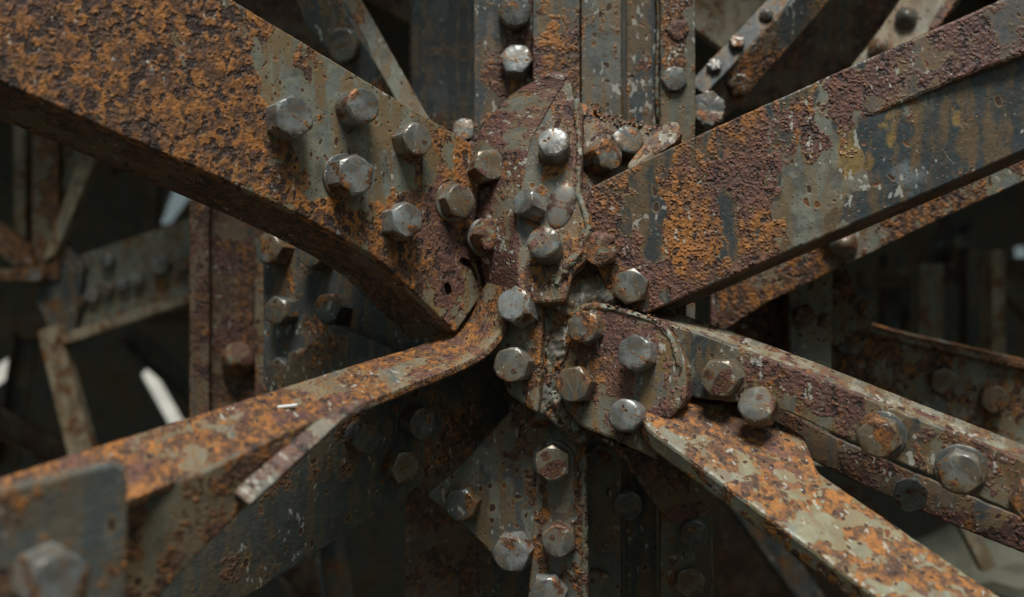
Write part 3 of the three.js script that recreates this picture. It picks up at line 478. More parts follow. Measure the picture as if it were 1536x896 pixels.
// ---------------------------------------------------------------- upper-right beam
{
  const B = plane(900, 380, 1.085, -0.2, 0.04, 0.98);
  const t = thing('diagonal_beam', 'broad beam with black and maroon flaking paint, ochre patches and a raised top flange', 'beam', B.hit(930, 450));
  plate(t, 'web', B, [[884, 282], [960, 244], [1040, 206], [1150, 156], [1270, 102], [1400, 44], [1640, -60], [1640, 178], [1536, 226], [1400, 285], [1280, 336], [1180, 378], [1060, 431], [966, 472], [918, 446], [888, 390], [879, 335]], { thick: 0.016, bevel: 0.0018,
    look: { gloss: true, paint: [0.19, 0.19, 0.155], paint2: [0.045, 0.055, 0.058], second: 0.85, rust: 0.49, maroon: 0.4, bright: 0.68, granule: 0.42, rustScale: 22, pit: 0.3, pitSize: 4.5, chips: 0.25, chalk: 0.14, streak: 0.95, texel: 0.00052, bump: 0.0034, scratch: 10, flake: 1,
      at: [[912, 340, 34, 70, 'rust', .7], [930, 400, 40, 40, 'rust', .5], [973, 310, 17, 70, 'slate', 1.5], [973, 310, 15, 70, 'clean', 1.1], [1040, 330, 46, 60, 'rust', .8], [1030, 350, 40, 40, 'bright', .8], [1093, 330, 12, 60, 'slate', 1.4], [1093, 330, 11, 56, 'clean', .9], [1000, 420, 60, 30, 'maroon', .8], [1000, 420, 60, 26, 'rust', .5],
        [1130, 250, 34, 34, 'maroon', 1.2], [1125, 240, 44, 44, 'rust', .7], [1150, 280, 9, 34, 'rust', 1.2], [1150, 280, 9, 34, 'bright', .8], [1212, 198, 24, 20, 'maroon', 1.5], [1212, 198, 24, 18, 'rust', 1.3], [1235, 270, 60, 50, 'light', .9], [1190, 320, 40, 40, 'light', .9], [1220, 290, 70, 50, 'clean', 1.1], [1270, 170, 26, 50, 'ochre', 1.2], [1240, 235, 44, 34, 'ochre', .9], [1200, 150, 30, 20, 'ochre', .9], [1290, 220, 24, 24, 'ochre', .8],
        [1365, 255, 44, 40, 'blue', 1.1], [1365, 250, 60, 46, 'clean', 1], [1430, 210, 50, 30, 'slate', 1.2], [1460, 180, 80, 60, 'clean', .8], [1400, 215, 46, 16, 'chalk', 1], [1470, 150, 40, 20, 'chalk', .7], [1310, 240, 16, 60, 'slate', 1.4], [1310, 240, 16, 60, 'clean', .7], [1500, 190, 50, 50, 'slate', 1], [1440, 190, 10, 26, 'ochre', 1.3], [1330, 200, 16, 20, 'ochre', 1.2], [1265, 130, 40, 30, 'maroon', 1.2], [1275, 130, 36, 28, 'rust', .9]] } });
  const f = plane(1275, 150, -B.hit(1275, 150).z + 0.001, -0.29, 0.05, 0.955);
  plate(t, 'top_flange', f, [[1262, 106], [1400, 43], [1640, -62], [1640, 30], [1536, 82], [1440, 118], [1360, 152], [1285, 186], [1268, 160]], { thick: 0.03, bevel: 0.003, amp: 0.001,
    look: { paint: [0.10, 0.09, 0.085], paint2: [0.085, 0.09, 0.09], rust: 0.62, maroon: 0.9, bright: 0.4, pit: 0.4, chips: 0.3, chalk: 0.2, streak: 0.1, texel: 0.0006, at: [[1430, 120, 80, 14, 'chalk', .6], [1500, 40, 40, 30, 'clean', .4], [1300, 90, 20, 14, 'bright', 1]] } });
  const bot = [[966, 472], [1060, 431], [1180, 378], [1280, 336], [1400, 285], [1536, 226], [1640, 178]];
  strip(t, 'bottom_flange', bot.map(p => { const q = B.hit(p[0], p[1], -0.010); return [q, q.clone().addScaledVector(B.n, -0.10).add(V3(0, -0.004, 0))]; }), 0.012, M.brown, V3(0, -1, 0));
  bolts(t, B, [[898, 374, 54, 'lump', 'rusty', { label: 'bolt swollen with bright orange rust' }], [946, 430, 56, 'hex', 'stain', { turn: 0.3 }]]);
}
// ---------------------------------------------------------------- lower-left bent channel
{
  const t = thing('bent_channel', 'long bent channel reaching forward with rust-orange top flange and grey splice plate', 'channel', P(745, 520, 1.08));
  const rows = [[[766, 434, 1.072], [729, 424, 1.12]], [[762, 464, 1.07], [708, 452, 1.135]], [[750, 496, 1.066], [686, 474, 1.145]], [[728, 524, 1.054], [664, 494, 1.14]], [[700, 541, 1.038], [640, 512, 1.12]], ...[0.12, 0.24, 0.36, 0.48, 0.6, 0.72, 0.84, 1].map(f => [[700 - 850 * f, 541 + 351 * f, 1 / (1 / 1.038 + (1 / 0.60 - 1 / 1.038) * f)], [640 - 790 * f, 512 + 250 * f, 1 / (1 / 1.12 + (1 / 0.645 - 1 / 1.12) * f)]])];
  const m = steel(0, 0, 0.75, 0.22, { seed: 21, paint: [0.19, 0.17, 0.12], paint2: [0.10, 0.105, 0.10], rust: 0.66, bright: 0.66, maroon: 0.38, pit: 0.12, chips: 0.3, chalk: 0.06, streak: 0.1, texel: 0.0005, bump: 0.003 });
  strip(t, 'top_flange', rows.map(r => [P(...r[0]), P(...r[1])]), 0.009, m, V3(0, 1, 0.2), { per: 14, across: 10, dent: 0.003, round: 0.003 });
  const w1 = plane(320, 705, 0.772, 0.62, -0.12, 0.78);
  plate(t, 'front_web', w1, [[180, 740], [262, 723], [320, 701], [400, 661], [470, 630], [534, 605], [450, 690], [372, 760], [310, 820], [225, 910], [180, 960]], { thick: 0.008, bevel: 0.002, look: { paint: [0.15, 0.13, 0.09], paint2: [0.10, 0.10, 0.085], rust: 0.6, bright: 0.5, maroon: 0.35, streak: 0.6, texel: 0.0005 } });
  // rolled lip that closes the front web
  const lm = steel(0, 0, 0.3, 0.1, { seed: 29, film: 0.3, grime: 0.3, paint: [0.16, 0.16, 0.13], paint2: [0.12, 0.125, 0.115], rust: 0.52, maroon: 0.5, chalk: 0.3, texel: 0.0006, rustScale: 18 });
  const lmesh = strip(t, 'rolled_lip', [[548, 600, 534, 600], [516, 626, 497, 616], [482, 658, 460, 642], [436, 700, 412, 682], [388, 744, 362, 726], [374, 756, 350, 738]].map(r => [w1.hit(r[0], r[1], 0.013), w1.hit(r[2], r[3], 0.001)]), 0.006, lm, V3(0.3, 0.3, 0.9), { round: 0.0025, across: 5, dent: 0.001 }); lmesh.userData.label = 'pale grey rolled lip with worn paint';
  const w2 = plane(735, 580, 1.15, 0.66, -0.06, 0.7);
  plate(t, 'rear_web', w2, [[700, 520], [742, 515], [760, 560], [764, 622], [700, 672], [606, 747], [500, 814], [387, 886], [250, 965], [240, 800], [400, 670], [540, 604], [640, 560]], { thick: 0.010, look: { paint: [0.06, 0.068, 0.062], paint2: [0.04, 0.048, 0.046], film: 0.35, rust: 0.40, bright: 0.45, texel: 0.0006, at: [[745, 600, 20, 40, 'clean', .8], [715, 640, 40, 30, 'rust', .5]] } });
  bolts(t, w2, [[628, 634, 50, 'round', 'dark'], [602, 700, 52, 'worn', 'stain'], [545, 655, 50, 'round', 'dark']]);
  const sp = plane(190, 790, 0.668, 0.72, -0.02, 0.69);
  plate(t, 'splice_plate', sp, [[-120, 762], [0, 734], [90, 714], [168, 694], [186, 698], [193, 716], [193, 800], [190, 960], [-120, 960]], { thick: 0.010, bevel: 0.0025, cut: 0.008, look: { paint: [0.075, 0.088, 0.085], paint2: [0.10, 0.11, 0.10], film: 0.3, rust: 0.34, bright: 0.5, chips: 0.3, chalk: 0.18, texel: 0.0006 } });
  bolts(t, sp, [[78, 870, 100, 'hex', 'grey', { tall: 1.1, turn: 0.3 }], [-56, 872, 96, 'worn', 'grey']]);
  const chip = new THREE.Mesh(new THREE.BoxGeometry(0.0155, 0.0012, 0.0035), new THREE.MeshStandardMaterial({ color: new THREE.Color(0.7, 0.69, 0.66), roughness: 0.9 })); { const f = 0.29, a = P(700 - 850 * f, 541 + 351 * f, 1 / (1 / 1.038 + (1 / 0.60 - 1 / 1.038) * f)), c = P(640 - 790 * f, 512 + 250 * f, 1 / (1 / 1.12 + (1 / 0.645 - 1 / 1.12) * f)); chip.position.copy(a.lerp(c, 0.5)).add(V3(0, 0.0018, 0.001)); } chip.rotation.set(0.3, 0.05, 0.1);
  const ch = thing('paint_chip', 'tiny white flake lying on the orange top of the bent channel', 'flake', chip.position.clone()); add(ch, chip, 'flake_body');
}
// ---------------------------------------------------------------- lower-right members
{
  const E = plane(1000, 520, 1.065, -0.40, 0.0, 0.92);
  const t = thing('angle_bar', 'angle bar with chalky worn top edge and four rusted bolts running right and down', 'angle bar', E.hit(1000, 560));
  const top = [[960, 470], [1000, 483], [1060, 504], [1200, 556], [1350, 616], [1536, 690], [1640, 732]];
  plate(t, 'face_leg', E, [...top, [1640, 824], [1536, 778], [1400, 716], [1290, 668], [1228, 641], [1180, 618], [1130, 606], [1060, 600], [1000, 590], [975, 540]], { thick: 0.012, bevel: 0.002, amp: 0.001, look: { gloss: true, paint: [0.16, 0.155, 0.12], paint2: SLATE, rust: 0.50, maroon: 0.65, bright: 0.45, chips: 0.4, chalk: 0.38, texel: 0.00052, at: [[1040, 530, 30, 26, 'clean', .9], [1055, 535, 10, 18, 'slate', 1.3], [1225, 595, 40, 14, 'chalk', 1], [1250, 600, 40, 30, 'maroon', .8], [1375, 660, 40, 30, 'slate', .8], [1470, 720, 60, 40, 'maroon', .6]] } });
  const em = steel(0, 0, 0.5, 0.06, { seed: 44, paint: [0.24, 0.22, 0.16], paint2: [0.12, 0.12, 0.10], rust: 0.47, maroon: 0.6, chalk: 0.6, texel: 0.0005, rustScale: 16 });
  strip(t, 'top_leg', top.map(p => { const q = E.hit(p[0], p[1] + 1, -0.004); return [q, q.clone().addScaledVector(E.n, -0.055).add(V3(0, 0.008, 0))]; }), 0.010, em, V3(0, 1, 0.1), { round: 0.003, amp: 0.0012 });
  bolts(t, E, [[1082, 567, 60, 'hex', 'stain', { tall: 1.15 }], [1320, 655, 64, 'hex', 'stain', { tall: 1.35, washer: 'dark' }], [1441, 708, 67, 'hex', 'stain', { tall: 1.35, washer: 'dark' }], [1552, 752, 66, 'hex', 'rusty', { tall: 1.3 }]]);
}
{
  const F = plane(1250, 690, 1.09, -0.33, 0.1, 0.94);
  const t = thing('backing_strip', 'dark maroon steel strip in the shaded slot behind the flat bar', 'steel strip', F.hit(1200, 690));
  plate(t, 'strip_body', F, [[1150, 600], [1230, 645], [1350, 700], [1536, 778], [1640, 820], [1640, 872], [1536, 830], [1400, 776], [1260, 712], [1160, 660]], { thick: 0.012, mat: M.brown });
  bolts(t, F, [[1366, 742, 52, 'worn', 'grey']]);
}
{
  const D = plane(1060, 640, 1.03, 0.08, 0.85, 0.5);
  const t = thing('flat_bar', 'thick flat bar with cream paint and orange leopard-spot rust reaching toward the viewer', 'flat bar', D.hit(980, 640));
  plate(t, 'bar_body', D, [[962, 626], [985, 600], [1040, 576], [1080, 586], [1150, 622], [1206, 652], [1228, 708], [1600, 962], [1480, 1010], [1318, 897], [990, 656], [972, 642]], { thick: 0.020, bevel: 0.0035, amp: 0.0012, look: { gloss: true, film: 0.45, grime: 0.12, speck: 0.05, paint: [0.25, 0.235, 0.155], paint2: [0.21, 0.215, 0.175], rust: 0.515, rustScale: 15, maroon: 0.18, bright: 0.66, pit: 0.1, chips: 0.6, chalk: 0.25, streak: 0, texel: 0.0005, bump: 0.003, at: [[1130, 650, 70, 40, 'rust', .8], [1020, 610, 40, 30, 'rust', .6], [1190, 665, 30, 16, 'chalk', 1.6], [1130, 620, 30, 20, 'maroon', .8], [1400, 860, 60, 20, 'rust', .4]] } });
  bolts(t, plane(1137, 625, 1.02, -0.35, 0.35, 0.87), [[1137, 610, 60, 'worn', 'stain', { tall: 1.1 }]]);
}
// ---------------------------------------------------------------- members further back, upper left
{
  const pl = plane(560, 80, 1.36, -0.25, 0.35, 0.9);
  const t = thing('angle_brace', 'grey angle brace with broken white edge crossing behind the pitted beam', 'brace', pl.hit(630, 170));
  plate(t, 'upper_leg', pl, [[474, -60], [508, -60], [650, 190], [612, 182]], { thick: 0.012, mat: M.olive });
  const p2 = plane(520, 70, 1.37, -0.45, -0.2, 0.87);
  plate(t, 'lower_leg', p2, [[420, -60], [474, -60], [612, 182], [560, 160], [460, 40]], { thick: 0.012, mat: M.slate });
  bolts(t, p2, [[515, 68, 54, 'round', 'dark', { tall: 0.5 }]]);
}
{
  const pl = plane(660, 100, 1.42, 0, 0, 1);
  const t = thing('steel_post', 'dull slate and brown post left of the chalky column', 'post', pl.hit(660, 230));
  plate(t, 'post_face', pl, [[616, -60], [714, -60], [714, 340], [616, 340]], { thick: 0.014, mat: M.slate });
  plate(t, 'edge_leg', pl.off(-0.015), [[612, -60], [617, -60], [617, 340], [612, 340]], { thick: 0.06, bevel: 0.001, mat: M.brown });
  bolts(t, plane(700, 198, 1.24, 0, 0.3, 1), [[697, 197, 40, 'worn', 'dark']]);
}
{
  const pl = plane(600, 20, 1.85, 0, 0.2, 1);
  const t = thing('diagonal_brace', 'brown brace slanting behind the slate post under the deck', 'brace', pl.hit(640, 60));
  plate(t, 'brace_body', pl, [[480, -60], [640, -60], [640, 52], [590, 20], [530, -12]], { thick: 0.014, mat: M.brown });
  const p2 = plane(420, 60, 1.9, 0.1, 0, 1);
  const u = thing('rear_plate', 'dark brown plate seen above the pitted beam', 'plate', p2.hit(440, 120));
  plate(u, 'plate_body', p2, [[330, -80], [470, -80], [560, 120], [540, 200], [420, 120], [340, 40]], { thick: 0.014, mat: M.brown });
}
// upper right
{
  const pl = plane(1100, 70, 1.36, -0.1, 0.35, 0.93);
  const t = thing('angle_brace', 'thin slate angle brace with pale bolt holes slanting up right of the column', 'brace', pl.hit(1045, 130));
  plate(t, 'upper_leg', pl, [[1034, 124], [1206, -60], [1246, -60], [1058, 142]], { thick: 0.010, mat: M.slate });
  const p2 = plane(1110, 110, 1.36, 0.1, -0.25, 0.96);
  plate(t, 'lower_leg', p2, [[1058, 142], [1246, -60], [1300, -60], [1090, 178]], { thick: 0.010, mat: M.slate });
  bolts(t, pl, [[1106, 62, 24, 'lump', 'stain'], [1072, 98, 22, 'lump', 'grey'], [1150, 20, 22, 'dome', 'grey']]);
  bolts(t, plane(1062, 166, 1.27, -0.1, 0.2, 1), [[1062, 166, 56, 'lump', 'grey', { label: 'bolt crusted with white lime' }]]);
  bolts(t, p2, [[1110, 128, 34, 'lump', 'dark']]);
}
{
  const pl = plane(1090, 30, 1.62, 0.1, 0.2, 1);
  const t = thing('diagonal_brace', 'tan and brown brace corner behind the thin slate brace', 'brace', pl.hit(1090, 70));
  plate(t, 'brace_body', pl, [[1036, -60], [1180, -60], [1140, 20], [1086, 74], [1036, 38]], { thick: 0.014, mat: M.tan });
}
{
  const pl = plane(1350, 40, 1.48, -0.3, 0.25, 0.92);
  const t = thing('diagonal_brace', 'cream and tan brace with two dark round bolts above the right beam', 'brace', pl.hit(1290, 110));
  plate(t, 'brace_body', pl, [[1270, 108], [1308, 60], [1350, 0], [1385, -60], [1470, -60], [1440, 0], [1400, 50], [1330, 120]], { thick: 0.012, mat: M.tan });
  plate(t, 'edge_rib', pl.off(0.014), [[1392, 48], [1420, 0], [1450, -50], [1470, -60], [1442, 0], [1404, 52]], { thick: 0.016, mat: M.orange, bevel: 0.002 });
  bolts(t, pl, [[1360, 24, 34, 'dome', 'dark'], [1318, 70, 32, 'dome', 'dark']]);
  const p2 = plane(1230, 60, 1.75, 0.1, -0.1, 1);
  const u = thing('rear_plate', 'wide near-black plate between the slate brace and the tan brace', 'plate', p2.hit(1200, 150));
  plate(u, 'plate_body', p2, [[1190, -60], [1370, -60], [1345, 0], [1268, 100], [1180, 150], [1040, 180], [1110, 110]], { thick: 0.014, mat: M.brown });
  bead(u, p2, [[1345, 0], [1310, 52], [1268, 100]], 0.004, M.brown, 0.004);
}
// right, behind the broad beam
{
  const pl = plane(1300, 330, 1.30, -0.22, -0.05, 0.97);
  const t = thing('diagonal_beam', 'second orange-stained beam running close beneath the broad right beam', 'beam', pl.hit(1100, 490));
  plate(t, 'web', pl, [[1070, 430], [1200, 360], [1400, 270], [1640, 165], [1640, 220], [1536, 272], [1400, 334], [1265, 400], [1150, 455], [1080, 500]], { thick: 0.012, mat: M.orange });
  strip(t, 'bottom_flange', [[1080, 500], [1150, 455], [1265, 400], [1400, 334], [1536, 272], [1640, 220]].map(p => { const q = pl.hit(p[0], p[1], -0.008); return [q, q.clone().addScaledVector(pl.n, -0.12)]; }), 0.012, M.brown, V3(0, -1, 0));
  bolts(t, pl, [[1246, 348, 34, 'dome', 'dark'], [1266, 366, 44, 'dome', 'stain']]);
}
{
  const pl = plane(1120, 470, 1.42, 0, 0, 1);
  const t = thing('steel_post', 'dark rust-brown post showing between the two right-hand beams', 'post', pl.hit(1120, 640));
  plate(t, 'post_face', pl, [[1066, 330], [1178, 330], [1178, 700], [1066, 700]], { thick: 0.014, mat: M.brown });
  plate(t, 'edge_leg', pl.off(0.03), [[1176, 330], [1182, 330], [1182, 700], [1176, 700]], { thick: 0.04, mat: M.orange, bevel: 0.001 });
  const p2 = plane(1212, 460, 1.38, 0, 0, 1);
  const u = thing('steel_post', 'narrow grey-olive post with small rusted bolts behind the right beam', 'post', p2.hit(1212, 640));
  plate(u, 'post_face', p2, [[1180, 320], [1246, 320], [1250, 420], [1244, 700], [1186, 700], [1186, 520]], { thick: 0.014, mat: M.olive });
  bolts(u, p2, [[1218, 407, 28, 'lump', 'stain'], [1207, 474, 34, 'lump', 'rusty'], [1240, 480, 22, 'dome', 'dark'], [1198, 410, 18, 'dome', 'rusty']]);
  const p3 = plane(1265, 450, 1.43, -0.2, 0, 1);
  const w = thing('gusset_plate', 'small orange gusset where the rear beam meets the narrow olive post', 'gusset plate', p3.hit(1262, 500));
  plate(w, 'plate_body', p3, [[1246, 370], [1270, 400], [1290, 450], [1310, 485], [1300, 510], [1246, 520]], { thick: 0.012, mat: M.orange });
  bolts(w, p3, [[1257, 440, 34, 'lump', 'rusty'], [1302, 462, 30, 'worn', 'stain']]);
}
{
  const pl = plane(1350, 560, 1.45, -0.15, -0.02, 1);
  const t = thing('rear_girder', 'shaded brown girder with curved top lip and three bolts at right', 'girder', pl.hit(1260, 560));
  const top = [[1240, 470], [1270, 474], [1310, 490], [1360, 505], [1440, 523], [1536, 545], [1640, 568]];
  plate(t, 'web', pl, [...top, [1640, 720], [1536, 690], [1400, 640], [1240, 580]], { thick: 0.012, mat: M.orange });
  strip(t, 'top_flange', top.map(p => { const q = pl.hit(p[0], p[1], 0.012); return [q, q.clone().addScaledVector(pl.n, -0.05).add(V3(0, 0.006, 0))]; }), 0.009, M.orange, V3(0, 1, 0.1), { round: 0.003 });
  bolts(t, pl, [[1273, 509, 48, 'worn', 'dark'], [1415, 571, 40, 'worn', 'stain'], [1491, 599, 44, 'worn', 'dark']]);
}
for (const [x, w, y0, y1, d, m, lab] of [[1398, 36, 395, 520, 2.4, 'olive', 'dim olive post far behind the rear girder'], [1460, 14, 370, 540, 2.6, 'slate', 'thin slate post far behind the rear girder'], [1499, 20, 375, 475, 2.3, 'tan', 'short tan post stub far behind the rear girder'], [1340, 20, 380, 500, 2.8, 'slate', 'faint slate post beside the dim olive post']]) {
  const pl = plane(x, y1, d, 0.1, 0.05, 1), t = thing('rear_post', lab, 'post', pl.hit(x, y1 + 60));
  plate(t, 'post_face', pl, [[x - w / 2, y0], [x + w / 2, y0], [x + w / 2, y1 + 60], [x - w / 2, y1 + 60]], { thick: 0.05, mat: M[m], step: 0.03 });
}
// left, behind the pitted beam
{
  const pl = plane(345, 460, 1.5, 0.05, 0, 1);
  const t = thing('riveted_column', 'brown column with raised side strips and one big rusted bolt', 'column', pl.hit(345, 700));
  plate(t, 'face_plate', pl, [[286, 260], [404, 260], [404, 760], [286, 760]], { thick: 0.014, mat: M.brown });
  plate(t, 'side_strip', pl.off(0.02), [[289, 260], [318, 260], [318, 760], [289, 760]], { thick: 0.019, mat: M.brown });
  plate(t, 'side_strip', pl.off(0.02), [[386, 300], [404, 300], [404, 760], [386, 760]], { thick: 0.019, mat: M.orange });
  bolts(t, pl, [[355, 540, 54, 'dome', 'rusty', { tall: 1.2 }]]);
}
{
  const pl = plane(460, 450, 1.30, -0.42, 0.05, 0.9);
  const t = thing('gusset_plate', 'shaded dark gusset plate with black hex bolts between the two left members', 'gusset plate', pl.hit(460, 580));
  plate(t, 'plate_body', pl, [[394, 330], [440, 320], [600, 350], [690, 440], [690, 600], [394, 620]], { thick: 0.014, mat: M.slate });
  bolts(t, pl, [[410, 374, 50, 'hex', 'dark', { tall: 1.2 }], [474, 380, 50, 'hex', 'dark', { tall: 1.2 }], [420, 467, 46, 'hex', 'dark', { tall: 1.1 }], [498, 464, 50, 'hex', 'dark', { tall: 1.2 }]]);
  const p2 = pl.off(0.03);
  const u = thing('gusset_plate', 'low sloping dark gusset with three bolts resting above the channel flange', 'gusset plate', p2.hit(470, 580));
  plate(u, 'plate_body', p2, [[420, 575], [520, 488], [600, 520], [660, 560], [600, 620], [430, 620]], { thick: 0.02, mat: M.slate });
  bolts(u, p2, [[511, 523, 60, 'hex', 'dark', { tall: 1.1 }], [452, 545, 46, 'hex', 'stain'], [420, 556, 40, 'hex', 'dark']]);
}
// far joint at the left, out of focus
{
  const q = plane(200, 400, 2.3, -0.1, 0, 1);
  const t = thing('far_girder', 'blurred olive-brown girder with a row of small bolts at far left', 'girder', q.hit(120, 490));
  plate(t, 'web', q, [[105, 388], [300, 322], [300, 442], [105, 506]], { thick: 0.02, mat: M.olive, step: 0.02 });
  plate(t, 'lower_flange', q.off(0.05), [[300, 438], [100, 504], [100, 520], [300, 453]], { thick: 0.06, mat: M.tan, step: 0.02 });
  bolts(t, q, [[160, 392, 24, 'worn', 'grey'], [241, 398, 30, 'worn', 'grey'], [274, 395, 30, 'worn', 'dark'], [206, 420, 22, 'worn', 'grey'], [183, 428, 22, 'worn', 'grey'], [160, 436, 22, 'worn', 'dark'], [138, 444, 22, 'worn', 'grey'], [118, 452, 22, 'worn', 'dark']]);
  const c = thing('far_post', 'blurred brown post with riveted face above the far girder', 'post', q.hit(78, 420));
  plate(c, 'post_face', q.off(0.03), [[58, 150], [98, 150], [98, 420], [58, 420]], { thick: 0.03, mat: M.orange, step: 0.02 });
  bolts(c, q.off(0.03), [[73, 245, 18, 'worn', 'dark'], [73, 285, 18, 'worn', 'grey'], [73, 325, 18, 'worn', 'dark']]);
  const e = thing('far_post', 'thin blurred tan post left of the riveted far post', 'post', q.hit(28, 420));
  plate(e, 'post_face', q, [[20, 150], [38, 150], [38, 400], [20, 400]], { thick: 0.05, mat: M.tan, step: 0.02 });
  const k = thing('far_gusset', 'blurred grey-green gusset plate with dark bolts in the far joint', 'gusset plate', q.hit(110, 380));
  plate(k, 'plate_body', q.off(0.01), [[94, 170], [160, 170], [150, 235], [88, 385]], { thick: 0.02, mat: M.olive, step: 0.02 });
  bolts(k, q.off(0.01), [[98, 225, 22, 'worn', 'dark'], [100, 280, 22, 'worn', 'dark'], [98, 320, 20, 'worn', 'dark']]);
  const b = thing('far_brace', 'blurred pale brace leaning up from the far joint', 'brace', q.hit(84, 390));
  plate(b, 'brace_body', q.off(0.04), [[136, 230], [152, 226], [160, 200], [168, 210], [154, 248], [96, 384], [78, 392]], { thick: 0.03, mat: M.tan, step: 0.02 });
  const o = thing('far_brace', 'blurred orange brace coming in at the left edge of the far joint', 'brace', q.hit(60, 400));
  plate(o, 'brace_body', q.off(0.05), [[-40, 300], [0, 325], [62, 372], [70, 402], [40, 400], [0, 372], [-40, 345]], { thick: 0.03, mat: M.orange, step: 0.02 });
  const l = thing('far_ledge', 'thin blurred orange ledge left of the far joint', 'ledge', q.hit(40, 425));
  plate(l, 'ledge_body', q.off(0.05), [[-40, 408], [78, 402], [84, 415], [78, 422], [-40, 424]], { thick: 0.06, mat: M.orange, step: 0.02 });
  const n = thing('far_gusset', 'blurred shadowy hub plate joining the far members', 'gusset plate', q.hit(95, 490));
  plate(n, 'plate_body', q.off(0.02), [[60, 380], [100, 360], [132, 400], [118, 500], [84, 500], [60, 450]], { thick: 0.02, mat: M.slate, step: 0.02 });
  bolts(n, q.off(0.02), [[80, 390, 26, 'worn', 'dark'], [110, 395, 26, 'worn', 'grey'], [85, 440, 26, 'worn', 'dark'], [108, 450, 24, 'worn', 'grey']]);
  const s = thing('far_brace', 'blurred rusty brace hanging down from the far joint', 'brace', q.hit(134, 668));
  plate(s, 'brace_body', q.off(0.05), [[74, 496], [104, 486], [160, 690], [122, 690]], { thick: 0.03, mat: M.tan, step: 0.02 });
  const h = thing('far_beam', 'faint dark cross beam behind the far joint', 'beam', plane(150, 250, 2.9, 0, 0, 1).hit(150, 300));
  plate(h, 'beam_body', plane(150, 250, 2.9, 0, 0, 1), [[-60, 470], [110, 470], [110, 510], [-60, 510]], { thick: 0.05, mat: M.brown, step: 0.03 });
  const v = thing('far_post', 'faint dark post standing right of the bright upper gap', 'post', plane(225, 280, 2.7, 0, 0, 1).hit(225, 340));
  plate(v, 'post_face', plane(225, 280, 2.7, 0, 0, 1), [[216, 230], [236, 230], [236, 345], [216, 345]], { thick: 0.03, mat: M.brown, step: 0.03 });
}
// lower right, below the flat bar
{
  const pl = plane(1150, 820, 2.6, 0, 0, 1);
  const t = thing('rear_plate', 'barely lit brown plate low behind the flat bar', 'plate', pl.hit(1150, 960));
  plate(t, 'plate_body', pl, [[1075, 730], [1290, 730], [1290, 960], [1075, 960]], { thick: 0.02, mat: M.brown, step: 0.02 });
  const wc = new THREE.TubeGeometry(new THREE.CatmullRomCurve3([[1070, 726], [1067, 780], [1068, 840], [1066, 930]].map(p => P(p[0], p[1], 1.16).sub(P(1066, 930, 1.16)))), 40, 0.0013, 6, false);
  const w = new THREE.Mesh(wc, M.tan); w.position.copy(P(1066, 930, 1.16)); const wt = thing('hanging_wire', 'thin straight wire hanging under the flat bar', 'wire', P(1066, 930, 1.16)); add(wt, w, 'wire_body');
  const rg = new THREE.IcosahedronGeometry(0.17, 5), p = rg.attributes.position; for (let i = 0; i < p.count; i++) { const e = 0.8 + 0.5 * fbm(p.getX(i) * 9 + p.getZ(i) * 5 + 20, p.getY(i) * 9 + 20, 4); p.setXYZ(i, p.getX(i) * e * 1.2, p.getY(i) * e * 0.6, p.getZ(i) * e); } rg.computeVertexNormals();
  const st = new THREE.Mesh(rg, new THREE.MeshStandardMaterial({ color: new THREE.Color(0.30, 0.29, 0.22), roughness: 0.95 })); st.position.copy(P(1530, 850, 2.2)); const s = thing('pale_stone', 'pale olive stone block glimpsed under the angle bar', 'stone', P(1530, 890, 2.2)); add(s, st, 'stone_body');
  const p3 = plane(1455, 780, 1.9, 0.1, 0, 1), r = thing('rear_brace', 'dim tan brace leaning beside the pale stone', 'brace', p3.hit(1480, 840)); plate(r, 'brace_body', p3, [[1430, 770], [1452, 770], [1498, 850], [1476, 860]], { thick: 0.02, mat: M.tan });
}

{ // crumbs of scale lying on the ledges of the joint
  const r = rng(555), gs = [], put = (p, n, k) => { const g = new THREE.TetrahedronGeometry(1, 0), s = k * (0.5 + r()); g.scale(s * (0.7 + r()), s * (0.25 + 0.3 * r()), s * (0.6 + r())); g.rotateY(r() * 6.28); g.rotateX((r() - 0.5) * 0.9); g.rotateZ((r() - 0.5) * 0.9); const c = r() < 0.35 ? [0.34, 0.31, 0.22] : r() < 0.6 ? [0.22, 0.09, 0.035] : [0.08, 0.045, 0.03], a = []; for (let i = 0; i < 12; i++) a.push(...c); g.setAttribute('color', new THREE.Float32BufferAttribute(a, 3)); g.deleteAttribute('uv'); g.translate(p.x, p.y, p.z); gs.push(g.index ? g.toNonIndexed() : g); };
  const along = (pl, pts, n, spread, k, lift) => { for (let i = 0; i < n; i++) { const t = r() * (pts.length - 1), a = Math.floor(t), f = t - a; put(pl.hit(pts[a][0] + (pts[a + 1][0] - pts[a][0]) * f + (r() - 0.5) * spread, pts[a][1] + (pts[a + 1][1] - pts[a][1]) * f + (r() - 0.5) * spread * 0.5, lift), 0, k); } };
  along(G6, [[866, 462], [910, 456], [960, 468], [1000, 486], [1040, 498]], 46, 12, 0.0016, 0.0015);
  along(G3, [[880, 160], [930, 180], [990, 200]], 60, 34, 0.002, 0.001);
  along(G2, [[800, 425], [840, 415], [868, 385]], 40, 22, 0.0015, 0.001);
  along(G5, [[815, 470], [825, 560], [860, 640]], 60, 26, 0.0016, 0.003);
  const m = new THREE.Mesh(mergeGeometries(gs), new THREE.MeshStandardMaterial({ vertexColors: true, roughness: 0.95 }));
  setting(m, 'rust_flakes', { kind: 'stuff', label: 'crumbs of rust and paint scale scattered over the joint', category: 'flakes' });
}

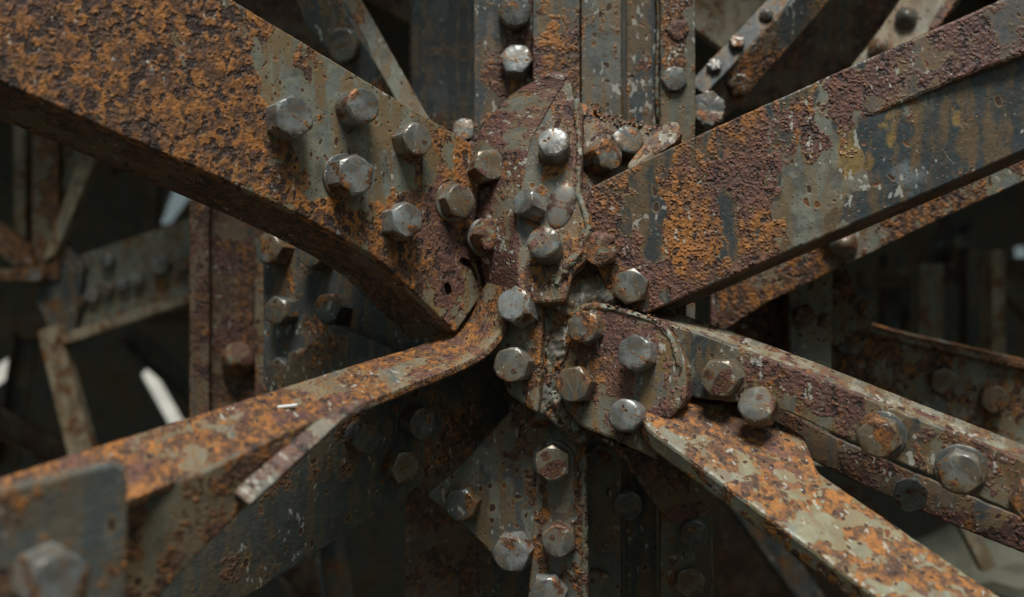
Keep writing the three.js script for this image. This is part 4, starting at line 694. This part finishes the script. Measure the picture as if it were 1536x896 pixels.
// dim members deep under the deck
for (const [x0, y0, x1, y1, w, d, m, lab] of [
  [330, 720, 560, 980, 60, 2.2, 'brown', 'unlit brown brace crossing low behind the bent channel'], [480, 700, 520, 980, 46, 2.0, 'slate', 'unlit slate post low behind the bent channel'],
  [200, 470, 290, 470, 26, 2.9, 'brown', 'faint brown cross strut right of the far joint'], [190, 500, 300, 600, 34, 3.1, 'slate', 'faint slate brace above the bright lower gap'],
  [-20, 620, 120, 700, 40, 2.8, 'brown', 'faint brown strut low at the far left'], [40, 500, 10, 700, 30, 2.9, 'slate', 'faint slate post low at the far left'],
  [1290, 420, 1560, 400, 30, 2.7, 'brown', 'faint brown cross strut at the far right'], [1330, 500, 1440, 330, 34, 3.0, 'slate', 'faint slate brace at the far right'], [1430, 360, 1560, 480, 28, 2.9, 'olive', 'faint olive brace at the far right edge'],
  [1290, 760, 1420, 960, 44, 2.3, 'brown', 'unlit brown brace under the angle bar'], [1100, 740, 1260, 960, 40, 2.1, 'slate', 'unlit slate brace low behind the flat bar'],
  [160, 250, 260, 190, 30, 2.9, 'brown', 'faint brown brace above the far girder'], [1180, 120, 1330, -60, 40, 2.2, 'brown', 'unlit brown brace under the deck at upper right']]) {
  const pl = plane((x0 + x1) / 2, (y0 + y1) / 2, d, 0.1, 0.1, 1), L = Math.hypot(x1 - x0, y1 - y0), nx = -(y1 - y0) / L * w / 2, ny = (x1 - x0) / L * w / 2;
  const t = thing('rear_brace', lab, 'brace', pl.hit(x1, y1));
  plate(t, 'brace_body', pl, [[x0 + nx, y0 + ny], [x1 + nx, y1 + ny], [x1 - nx, y1 - ny], [x0 - nx, y0 - ny]], { thick: 0.02, mat: M[m], step: 0.03 });
  plate(t, 'edge_leg', pl.off(0.035), [[x0 + nx, y0 + ny], [x1 + nx, y1 + ny], [x1 + nx * 0.7, y1 + ny * 0.7], [x0 + nx * 0.7, y0 + ny * 0.7]], { thick: 0.034, mat: M[m], step: 0.03 });
}
renderer.render(scene, camera);
